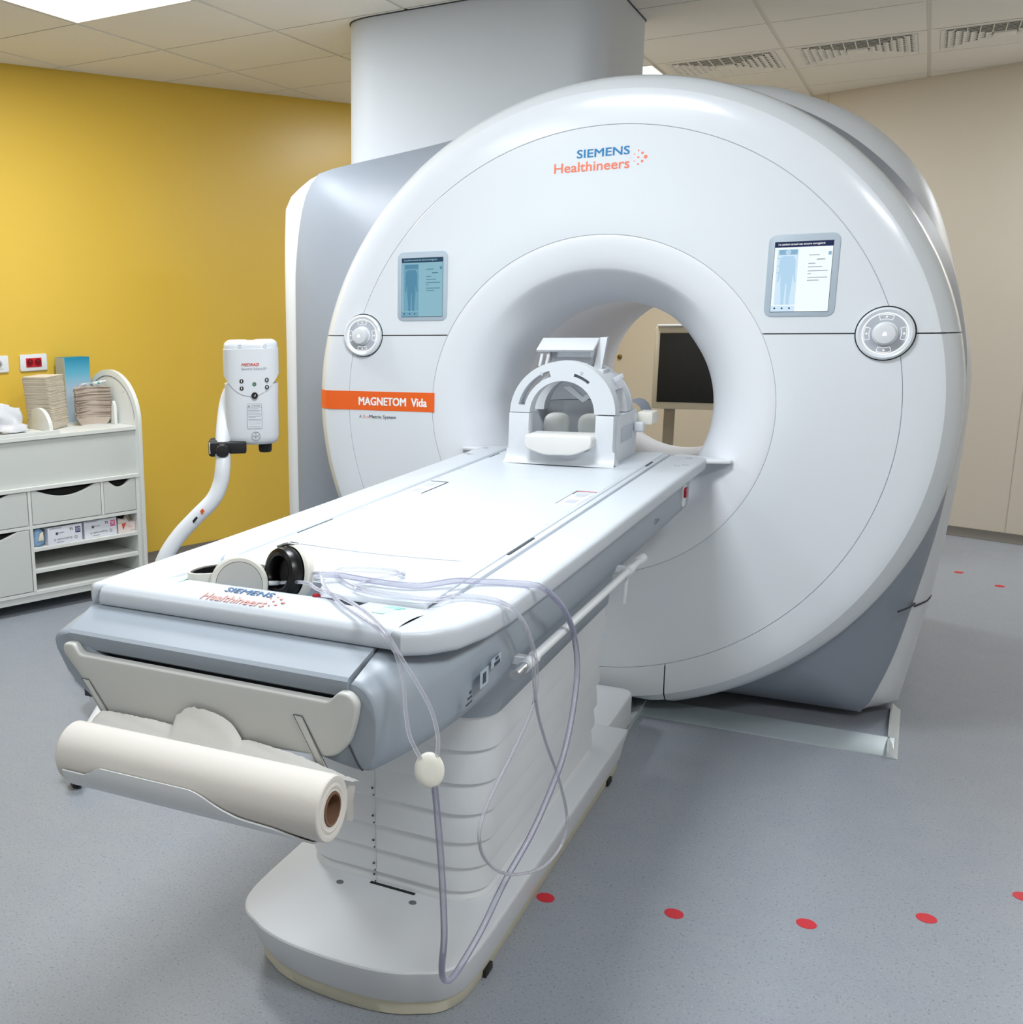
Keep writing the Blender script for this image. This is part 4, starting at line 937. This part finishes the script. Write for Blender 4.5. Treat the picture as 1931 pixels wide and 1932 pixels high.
# round emblem: cross of letters in a ring
em = lathe('emblem', [(.0155, 0), (.0155, .0007), (.0145, .0007), (.0145, 0)], (.013, -.0714, .957), (0, -1, 0), 'print_dark', ij, 36, T=TI)
textm('lettering', 'BAYER', (.0015, -.0714, .9555), (1, 0, 0), (0, 0, 1), .023, .004, 'print_dark', em, .0006, T=TI)
for i, ch in enumerate('BAER'): textm('lettering', ch, (.0113, -.0714, .9655-.0042*i-(.0042 if i > 1 else 0)), (1, 0, 0), (0, 0, 1), .0034, .0036, 'print_dark', em, .0006, T=TI)
# knobs below
for x in (-.052, .045): lathe('piston_knob', [(.0, -.038), (.021, -.037), (.024, -.030), (.0245, -.006), (.022, 0)], (x, -.005, .930), (0, 0, 1), 'rubber', ij, 28, T=TI)
# pole and its clamp
pole = [(-1.40, -.79, .10), (-1.36, -.72, .25), (-1.325, -.665, .42), (-1.308, -.635, .53), (-1.274, -.589, .612), (-1.224, -.540, .682), (-1.182, -.497, .737), (-1.163, -.472, .792), (-1.160, -.455, .856), (-1.183, -.415, .93), (-1.207, -.360, 1.02), (-1.212, -.322, 1.09), (-1.185, -.285, 1.16)]
po = tube('pole', pole, .0275, 'white_plastic', ij, 24, 6)
box('warning_strip', (-.006, -.001, -.012), (.006, .001, .012), 'orange', po, T=Matrix.Translation((-1.205+.012, -.525-.024, .705)) @ Matrix.Rotation(math.radians(45), 4, 'Y'))
lb = [box('warning_strip', (-.004, -.001, -.03), (.004, .001, .03), 'black', po, T=Matrix.Translation((-1.232+.012, -.548-.022, .668)) @ Matrix.Rotation(math.radians(45), 4, 'Y'))]
ck = box('clamp', (-.150, -.088, .898), (-.022, -.02, .940), 'rubber', ij, .006, 3, T=TI)
box('clamp_collar', (-.158, -.07, .885), (-.085, .02, .945), 'rubber', ck, .012, 3, T=TI)
lathe('clamp_knob', [(.0, .030), (.020, .028), (.025, .020), (.024, .0), (.018, -.004)], (-.106, -.088, .912), (0, -1, 0), 'rubber', ck, 10, T=TI)
box('clamp_label', (-.155, -.0715, .898), (-.125, -.0702, .938), 'print_white', ck, T=TI)
lathe('clamp_dial', [(.014, 0), (.014, .0006), (.0128, .0006), (.0128, 0)], (-.138, -.0717, .918), (0, -1, 0), 'print_grey', ck, 24, T=TI)
# wheeled base
for cx, cy in ((-1.150, -1.335), (-1.775, -.568), (-.98, -.95), (-1.05, -.45)):
    lg = tube('base_leg', [(-1.41, -.80, .10), (lerp(-1.41, cx, .5), lerp(-.80, cy, .5), .098), (cx, cy, .088)], .026, 'white_plastic', ij, 14, 3)
    tube('caster_stem', [(cx, cy, .07), (cx, cy, .045)], .012, 'chrome', lg, 10, 1)
    lathe('caster_wheel', [(.010, -.016), (.034, -.015), (.037, -.008), (.037, .008), (.034, .015), (.010, .016)], (cx, cy, .0375), (.6, .8, 0), 'rubber', lg, 28)
lathe('base_hub', [(.095, .055), (.10, .065), (.10, .12), (.08, .145), (.03, .15)], (-1.41, -.80, 0), (0, 0, 1), 'white_plastic', ij, 32)

# ================================================================== CABINET
cb_ = thing('storage_cabinet', tuple(wp(-.4, .3, 0)), 'pale grey storage cabinet with arched end panel, scooped drawers and open shelves', 'cabinet')
def cbx(name, s0, s1, d0, d1, z0, z1, m='cab', par=None, bev=.001): return box(name, (s0, -d1, z0), (s1, -d0, z1), m, par or cb_, bev, 1, T=TW)
SL = -1.15
ap = [(-.02, .045), (-.02, .90)]+[(-(.295-.275*math.cos(math.radians(t))), .86+.245*math.sin(math.radians(t))) for t in range(10, 180, 8)]+[(-.57, .86), (-.57, .045)]
ep = prism('end_panel', ap, 'x', .331, .352, 'cab', cb_, .002, T=TW)
ap2 = [(-(.295-.245*math.cos(math.radians(t))), .86+.215*math.sin(math.radians(t))) for t in range(0, 181, 8)]
tube('panel_groove', [tuple(TW @ Vector((.3305, y, z))) for y, z in ap2], .0022, 'print_grey', ep, 5, 1)
disc('panel_hole', (.331, -.44, 1.0), (-1, 0, 0), .003, 'seam_dark', ep, .0006, 8, T=TW)
box('caster_block', (.30, -.10, .0), (.34, -.06, .045), 'rubber', cb_, .004, T=TW); box('caster_block', (.30, -.52, .0), (.34, -.48, .045), 'rubber', cb_, .004, T=TW); box('caster_block', (SL+.02, -.52, .0), (SL+.06, -.48, .045), 'rubber', cb_, .004, T=TW); box('caster_block', (SL+.02, -.10, .0), (SL+.06, -.06, .045), 'rubber', cb_, .004, T=TW)
cbx('left_panel', SL-.02, SL, .03, .55, .045, .84)
cbx('worktop', SL, .331, .03, .545, .822, .840)
cbx('front_board', SL, .331, .515, .533, .606, .822, 'cab_face')
cbx('ledge', SL, .331, .03, .556, .588, .606)
cbx('back_board', SL, .331, .022, .03, .06, .84, 'cab_face')
cbx('bottom_board', SL, .331, .03, .55, .090, .107); cbx('plinth', SL, .331, .50, .545, .058, .090, 'cab_face')
cbx('shelf', -.253, .312, .03, .55, .297, .314); cbx('shelf', -.253, .312, .03, .55, .192, .210)
cbx('rail', SL, .331, .03, .55, .408, .424)
cbx('upright', .312, .331, .03, .552, .107, .590); cbx('upright', -.269, -.253, .03, .552, .107, .590); cbx('upright', .116, .130, .03, .552, .424, .590); cbx('upright', -.86, -.845, .03, .552, .107, .59)
def drawer(s0, s1, z0, z1, w, h, label=None):
    c = (s0+s1)/2; pts = [(s0+.002, z0+.002), (s1-.002, z0+.002), (s1-.002, z1-.003)]
    n = 20
    for k in range(n+1):
        x = c+w/2-w*k/n; q = (x-c)/(w/2); f = max(0, 1-q*q)**1.15
        pts.append((x, z1-.003-h*f))
    pts.append((s0+.002, z1-.003))
    d = prism('drawer_front', pts, 'y', -.551, -.533, 'cab_face', cb_, .0012, 1, T=TW)
    box('drawer_box', (s0+.006, -.530, z0+.004), (s1-.006, -.06, z1-.012), 'void', d, T=TW)
    return d
drawer(-.252, .1155, .425, .588, .315, .040); drawer(.1305, .3115, .425, .588, .125, .033)
drawer(-.845, -.270, .425, .588, .40, .040); drawer(-.845, -.270, .108, .408, .46, .050)
# half-round divider and open tray on the worktop
dv = thing('organizer_tray', tuple(wp(-.2, .43, .84)), 'white organizer tray with a half-round divider on the cabinet top', 'tray')
box('tray_floor', (-1.0, -.53, .8402), (-.075, -.26, .848), 'cab', dv, .001, T=TW); 
prism('divider', [(-.52, .848)]+[(-(.40-.115*math.cos(math.radians(t))), .855+.098*math.sin(math.radians(t))) for t in range(180, -1, -9)]+[(-.285, .848)], 'x', -.118, -.098, 'cab', dv, .002, T=TW)
box('tray_rim', (-1.0, -.538, .8402), (-.075, -.530, .858), 'cab', dv, .001, T=TW)
def package(name, s, d, z, w, h, tilt, rz, lab):
    rows = []
    for i in range(9):
        u = i/8; row = []
        for k in range(11):
            v = k/10; th = .016*math.sin(PI*u)**.6*math.sin(PI*v)**.5
            row.append(((v-.5)*w*(1+.08*math.sin(5*u+s*9)), -th+.006*math.sin(9*u+7*v+s*30), u*h*(1-.06*math.sin(4*v+d*9))))
        rows.append(row)
    T_ = TW @ Matrix.Translation((s, -d, z)) @ Matrix.Rotation(rz, 4, 'Z') @ Matrix.Rotation(tilt, 4, 'X')
    back = [[(x, .004, zz) for x, y, zz in r] for r in rows]
    bm = bmesh.new(); G1 = [[bm.verts.new(p) for p in r] for r in rows]; G2 = [[bm.verts.new(p) for p in r] for r in back]
    for Gq in (G1, G2):
        for a_, b_ in zip(Gq[:-1], Gq[1:]):
            for k in range(10): bm.faces.new((a_[k], a_[k+1], b_[k+1], b_[k]))
    for i in range(8):
        for k in (0, 10): bm.faces.new((G1[i][k], G1[i+1][k], G2[i+1][k], G2[i][k]))
    for k in range(10):
        for i in (0, 8): bm.faces.new((G1[i][k], G1[i][k+1], G2[i][k+1], G2[i][k]))
    return tag(finish(name, bm, 'package', None, ang=60, T=T_), lab, 'package')
package('sterile_package', -.262, .43, .849, .13, .125, -.30, .15, 'glossy white sterile package leaning beside the half-round divider')
package('sterile_package', -.315, .36, .849, .14, .135, -.25, -.2, 'glossy white sterile package behind another, at the wall side of the tray')
package('sterile_package', -.27, .49, .862, .15, .07, -1.25, .1, 'crumpled white sterile package lying flat on the tray edge')
def nth(i):
    return '%d%s' % (i, 'th' if 10 <= i % 100 <= 20 else {1: 'st', 2: 'nd', 3: 'rd'}.get(i % 10, 'th'))
# rectangular pulp trays
def layer_mesh(name, prof, outline, m):
    bm = bmesh.new(); rows = [[bm.verts.new((x, y, z)) for x, y in outline(q)] for q, z in prof]
    for a_, b_ in zip(rows[:-1], rows[1:]):
        for i in range(len(a_)): bm.faces.new((a_[i], a_[(i+1) % len(a_)], b_[(i+1) % len(a_)], b_[i]))
    bm.faces.new(rows[0][::-1]); bm.faces.new(rows[-1]); fix(bm)
    me = bpy.data.meshes.new(name); bm.to_mesh(me); bm.free(); me.materials.append(MATS[m]); return me
def rec_out(q): return rrect(-.092*q, .092*q, -.069*q, .069*q, .013, 4)
PT = .0045
pm_low = layer_mesh('pulp_tray', [(.74, 0), (.78, .001), (.97, .026), (1., .0265), (1., .0285), (.9, .029)], rec_out, 'pulp')
pm = layer_mesh('pulp_tray', [(.965, .0001), (.972, .0018), (1., .0024), (1., PT-.0003), (.97, PT-.0001)], rec_out, 'pulp')
base_p = TW @ Vector((-.018, -.31, 0)); NP = 51
for i in range(NP):
    o = bpy.data.objects.new('pulp_tray', pm if i else pm_low); COL.objects.link(o)
    ln = 0.00045*i
    o.location = (base_p.x+random.uniform(-.0015, .0015)-ln*.6, base_p.y+random.uniform(-.0015, .0015)-ln*.5, .8405+(.0290+PT*(i-1) if i else 0))
    o.rotation_euler = (PI if False else 0, 0, WR+math.radians(38)+random.uniform(-.02, .02))
    tag(o, 'topmost beige pulp tray of the rectangular stack on the cabinet' if i == NP-1 else ('lowest beige pulp tray of the rectangular stack on the cabinet' if i == 0 else 'beige pulp tray, %s up from the cabinet top in the rectangular stack' % nth(i+1)), 'tray', 'rectangular pulp trays in a stack')
box_top = raw('pulp_lid_sheet', [tuple(Matrix.Rotation(WR+math.radians(38), 3, 'Z') @ Vector((x, y, z))+Vector((base_p.x-.010, base_p.y-.008, 0))) for z in (.8405+.029+PT*(NP-1)+.0002, .8405+.029+PT*(NP-1)+.0022) for x, y in ((-.086, -.066), (.086, -.066), (.086, .066), (-.086, .066))], [(0, 1, 2, 3), (4, 5, 6, 7), (0, 1, 5, 4), (1, 2, 6, 5), (2, 3, 7, 6), (3, 0, 4, 7)], 'pulp', None)
tag(box_top, 'flat beige sheet covering the rectangular pulp tray stack', 'sheet')
# kidney dishes
def kid(sc, n=40):
    out = []
    for k in range(n):
        a_ = 2*PI*k/n; x = .098*math.cos(a_); y = .060*math.sin(a_)
        y = .037*math.sin(a_)+.090*(1-(x/.098)**2)-.055
        out.append((x, y))
    cx = sum(p[0] for p in out)/n; cy = sum(p[1] for p in out)/n
    return [(cx+(x-cx)*sc, cy+(y-cy)*(sc-.06)) for x, y in out]
km_low = layer_mesh('kidney_dish', [(.66, 0), (.74, .003), (.93, .033), (1., .0335), (1., .0355), (.92, .036)], kid, 'pulp_grey')
km = layer_mesh('kidney_dish', [(.93, .0001), (.945, .0018), (1., .0024), (1., PT-.0003), (.96, PT-.0001)], kid, 'pulp_grey')
km_top = layer_mesh('kidney_dish', [(.93, .0001), (.945, .0018), (1., .0024), (1., PT), (.92, PT-.0003), (.80, PT-.002)], kid, 'pulp_grey')
kb_ = TW @ Vector((.222, -.29, 0)); NK = 34
for i in range(NK):
    o = bpy.data.objects.new('kidney_dish', km_low if i == 0 else (km_top if i == NK-1 else km)); COL.objects.link(o)
    o.location = (kb_.x+random.uniform(-.003, .003), kb_.y+random.uniform(-.003, .003), .8405+(.036+PT*(i-1) if i else 0)); o.rotation_euler = (0, 0, WR-.12+random.uniform(-.03, .03))
    tag(o, 'topmost grey-brown pulp kidney dish of its stack, with syringes in it' if i == NK-1 else ('lowest grey-brown pulp kidney dish of its stack, resting on the cabinet' if i == 0 else 'grey-brown pulp kidney dish, %s up from the cabinet top in its stack' % nth(i+1)), 'dish', 'kidney dishes in a stack')
zk = .8405+.036+PT*(NK-1)+.0085
for i, (dx, dy, rz, m) in enumerate(((-.04, .0, .6, 'clear_plastic'), (.01, .01, -.5, 'clear_plastic'), (.05, -.005, .2, 'white_plastic'))):
    T_ = Matrix.Translation((kb_.x, kb_.y, zk)) @ Matrix.Rotation(WR, 4, 'Z') @ Matrix.Translation((dx, dy, .004*i)) @ Matrix.Rotation(rz, 4, 'Z')
    sy = thing('syringe', tuple(T_.translation), ['clear syringe with white cap on the kidney dish stack', 'clear syringe with teal plunger on the kidney dish stack', 'white wrapped syringe on the kidney dish stack'][i], 'syringe')
    tube('barrel', [(-.03, 0, 0), (.025, 0, .004)], .008, m, sy, 14, 1, T=T_); tube('plunger', [(.0, 0, .002), (.05, 0, .006)], .006, 'teal' if i == 1 else 'white_plastic', sy, 12, 1, T=T_)
# small white shelf bracket on the worktop
br = prism('bookend', [(-.40, .8402), (-.40, .93), (-.385, .955), (-.37, .93), (-.36, .8402)], 'x', .298, .314, 'cab', None, .002, T=TW)
tag(br, 'small white bracket standing between kidney dishes and arched panel', 'bracket')
# blue carton by the wall: gradient print
bxs = thing('blue_carton', tuple(wp(.25, .09, .84)), 'tall turquoise carton standing against the yellow wall behind the stacks', 'carton')
m_ = bpy.data.materials.new('blue_gradient'); m_.use_nodes = True; N = m_.node_tree.nodes; Lk = m_.node_tree.links
tc = N.new('ShaderNodeTexCoord'); sp = N.new('ShaderNodeSeparateXYZ'); Lk.new(tc.outputs['Object'], sp.inputs[0]); rg = N.new('ShaderNodeMapRange'); rg.inputs[1].default_value = .99; rg.inputs[2].default_value = 1.165; Lk.new(sp.outputs[2], rg.inputs[0])
cr = N.new('ShaderNodeValToRGB'); cr.color_ramp.elements[0].color = lin('B9CBDA')+(1,); cr.color_ramp.elements[1].color = lin('0A86A8')+(1,); e_ = cr.color_ramp.elements.new(.55); e_.color = lin('5FAECb')+(1,)
Lk.new(rg.outputs[0], cr.inputs[0]); Lk.new(cr.outputs[0], N['Principled BSDF'].inputs['Base Color']); N['Principled BSDF'].inputs['Roughness'].default_value = .5; MATS['blue_gradient'] = m_
box('carton_body', (.175, -.135, .8402), (.318, -.035, 1.166), 'blue_gradient', bxs, .001, 1, T=TW)
box('carton_side', (.173, -.134, .8405), (.1752, -.036, 1.1655), 'blue_box_side', bxs, .0004, 1, T=TW)
# cartons on the shelf
def carton(name, s0, s1, d0, d1, z0, z1, m, lab, rz=0.):
    c = ((s0+s1)/2, -(d0+d1)/2, 0); T_ = TW @ Matrix.Translation(c) @ Matrix.Rotation(rz, 4, 'Z')
    t = thing(name, tuple(T_ @ Vector((0, 0, z0))), lab, 'box'); w, d = (s1-s0)/2, (d1-d0)/2
    box('carton_body', (-w, -d, z0), (w, d, z1), m, t, .001, 1, T=T_)
    return t, T_, w, d
def print_box(t, T_, w, d, z0, z1, badge, num):
    Y = -d-.0002; h = z1-z0
    box('badge', (w*.60, Y-.0008, z0+h*.52), (w*.90, Y, z0+h*.86), badge, t, T=T_)
    textm('lettering', num, (w*.87, Y-.0009, z0+h*.80), (-1, 0, 0), (0, 0, -1), w*.24, h*.20, 'print_white', t, .0004, T=T_)
    textm('lettering', 'Supercath 5', (w*.40, Y-.0002, z0+h*.36), (-1, 0, 0), (0, 0, -1), w*1.05, h*.14, 'print_dark', t, .0004, T=T_)
    lathe('print_ring', [(.0075, 0), (.0075, .0006), (.0055, .0006), (.0055, 0)], (w*.62, Y+.0002, z0+h*.27), (0, -1, 0), 'print_dark', t, 20, T=T_)
    for u0, u1, v in ((-.9, -.2, .93), (-.45, -.05, .64), (.25, .42, .82), (-.5, -.1, .10)): box('print_line', (w*u0, Y-.0006, z0+h*v), (w*u1, Y, z0+h*v+.003), 'print_grey', t, T=T_)
    box('print_icon', (-w*.55, Y-.0006, z0+h*.56), (-w*.42, Y, z0+h*.70), 'print_dark', t, T=T_); box('print_icon', (w*.30, Y-.0006, z0+h*.70), (w*.34, Y, z0+h*.82), 'print_dark', t, T=T_); box('print_icon', (w*.40, Y-.0006, z0+h*.70), (w*.44, Y, z0+h*.82), 'print_dark', t, T=T_)
t, T_, w, d = carton('catheter_box', -.178, .006, .45, .543, .3145, .398, 'box_white', 'white catheter box with navy badge on the cabinet shelf', .03); print_box(t, T_, w, d, .3145, .398, 'navy', '22G')
t, T_, w, d = carton('catheter_box', .024, .205, .44, .53, .3145, .400, 'box_white', 'white catheter box with pink badge on the cabinet shelf', .02); print_box(t, T_, w, d, .3145, .400, 'magenta', '20G')
t, T_, w, d = carton('dressing_box', .214, .310, .46, .53, .3145, .365, 'box_pink', 'pale pink box with red triangle, torn open, on the cabinet shelf')
prism('red_triangle', [(-w*.6, .362), (-w*.05, .362), (-w*.45, .330)], 'y', -d-.001, -d-.0001, 'print_red', t, T=T_)
for q in (.45, .62, .79): box('print_icon', (w*q, -d-.0008, .322), (w*(q+.07), -d, .326), 'print_grey', t, T=T_)
for q, z in ((-.1, .349), (.1, .340)): box('print_line', (w*q, -d-.0008, z), (w*(q+.5), -d, z+.002), 'print_pink', t, T=T_)
raw('torn_flap', [(-w, -d*.9, .3655), (w*.3, -d*.9, .3655), (w*.2, -d*.2, .384), (-w*.2, -d*.1, .379), (-w*.8, -d*.3, .388)], [(0, 1, 2, 3, 4)], 'box_pink', t, T=T_)
raw('torn_flap', [(0, d*.2, .3655), (w, d*.2, .3655), (w*.9, d*.7, .394), (w*.4, d*.6, .386)], [(0, 1, 2, 3)], 'peach', t, T=T_)
# blue bag
rows = []
for q in range(9):
    f = q/8; rr = .034*math.sin(PI*min(.97, .12+f*.85))**.5; zz = lerp(.3150, .400, f)
    rows.append([(-.214+rr*math.cos(a_)*(1+.2*math.sin(3*a_+q*2.3)), -.51+.7*rr*math.sin(a_)*(1+.28*math.cos(5*a_+q*2.9)), zz) for a_ in [2*PI*k/16 for k in range(16)]])
bb = thing('glove_bag', tuple(wp(-.214, .51, .315)), 'crumpled light blue plastic bag beside the navy-badged box', 'bag')
bo = grid('bag_body', rows, 'glove_blue', bb, closed=True, ang=60, caps=True, T=TW)
prism('bag_label', [(-.225, .345), (-.198, .345), (-.2, .385), (-.216, .378)], 'y', -.545, -.5365, 'peach', bo, .001, T=TW)

# ================================================================== SOCKETS
def socket(s, m, lab, red):
    t = thing('wall_socket', tuple(wp(s, .005, 1.145)), lab, 'socket')
    prism('socket_plate', rrect(s-.075, s+.075, 1.103, 1.187, .008), 'y', -.011, -.0005, 'white_plastic', t, .003, T=TW)
    ins = prism('socket_insert', rrect(s-.043, s+.043, 1.122, 1.168, .003), 'y', -.0135, -.010, m, t, .001, T=TW)
    for dx in (-.022, .022):
        lathe('socket_well', [(.0185, .0008), (.0185, 0), (.0170, -.0002), (.0, -.0002)], (s+dx, -.0137, 1.145), (0, -1, 0), 'red_button' if red else 'white_satin', ins, 24, T=TW)
        for q in (-.007, .007): disc('socket_hole', (s+dx+q, -.0139, 1.145), (0, -1, 0), .0026, 'black', ins, .0004, 10, T=TW)
        tube('socket_pin', [(s+dx, -.0135, 1.153), (s+dx, -.0175, 1.153)], .0018, 'chrome', ins, 8, 1, T=TW)
socket(.066, 'red_socket', 'double wall socket with red insert above the pulp tray stack', True)
socket(-.146, 'white_satin', 'all-white wall socket beside the red one', False)

# ================================================================== FLOOR DETAILS
DOTS = [(.266, -1.265), (.547, -1.188), (.817, -1.085), (1.052, -.928), (1.248, -.713), (1.186, 2.739), (1.348, 2.519)]
DL = ['red round floor sticker closest to the patient table base', 'red round floor sticker second along the arc from the table base', 'red round floor sticker third along the arc from the table base', 'red round floor sticker fourth along the arc from the table base', 'red round floor sticker fifth along the arc from the table base', 'small red floor sticker closest to the beige wall', 'small red floor sticker second from the beige wall']
for (x, y), lb_ in zip(DOTS, DL):
    tag(lathe('floor_sticker', [(.0215, .0), (.0215, .0008), (.0, .0008)], (x, y, .0001), (0, 0, 1), 'red_dot', None, 28), lb_, 'sticker', 'red marker dots on the floor')
ft = thing('floor_edging', (.55, .11, 0), 'aluminium ramp edging on the floor along the scanner front', 'edging')
prism('front_strip', [(.035, .0005), (.04, .004), (.12, .012), (.150, .022), (.158, .022), (.158, .0005)], 'x', .172, .962, 'alu', ft, .001)
prism('side_strip', [(.943, .0005), (.943, .022), (.948, .022), (.962, .008), (.974, .0005)], 'y', .03, .50, 'alu_light', ft, .001)
prism('return_strip', [(.205, .0005), (.205, .022), (.197, .022), (.180, .010), (.150, .0005)], 'y', -.22, .16, 'alu_light', ft, .001)

# ================================================================== MONITOR BEHIND THE SCANNER
mo = thing('monitor_stand', (-.05, 3.1, 0), 'black screen in a beige frame on a post, seen through the bore', 'monitor')
prism('frame', rrect(-.415, .42, .752, 1.224, .015), 'y', 3.03, 3.09, 'beige_frame', mo, .006)
box('screen', (-.383, 3.022, .792), (.39, 3.031, 1.188), 'screen_off', mo, .001)
box('post', (-.345, 3.06, .06), (-.288, 3.10, .76), 'post_grey', mo, .004); box('post', (.26, 3.06, .06), (.317, 3.10, .76), 'post_grey', mo, .004)
box('foot', (-.36, 2.94, .0005), (.34, 3.22, .06), 'skirting', mo, .01)
box('shelf', (-.40, 3.0, 1.226), (.42, 3.10, 1.236), 'white_satin', mo, .002)
sw = wp(SB-.004, (Vector((-.953, 4.6, 0))-W0).dot(WN), .963)
sc_ = lathe('wall_stud', [(.017, 0), (.016, .010), (.010, .014), (0, .015)], tuple(sw), tuple(-WU), 'metal_screw', None, 16)
tag(sc_, 'small brass stud on the beige wall seen through the bore', 'stud')
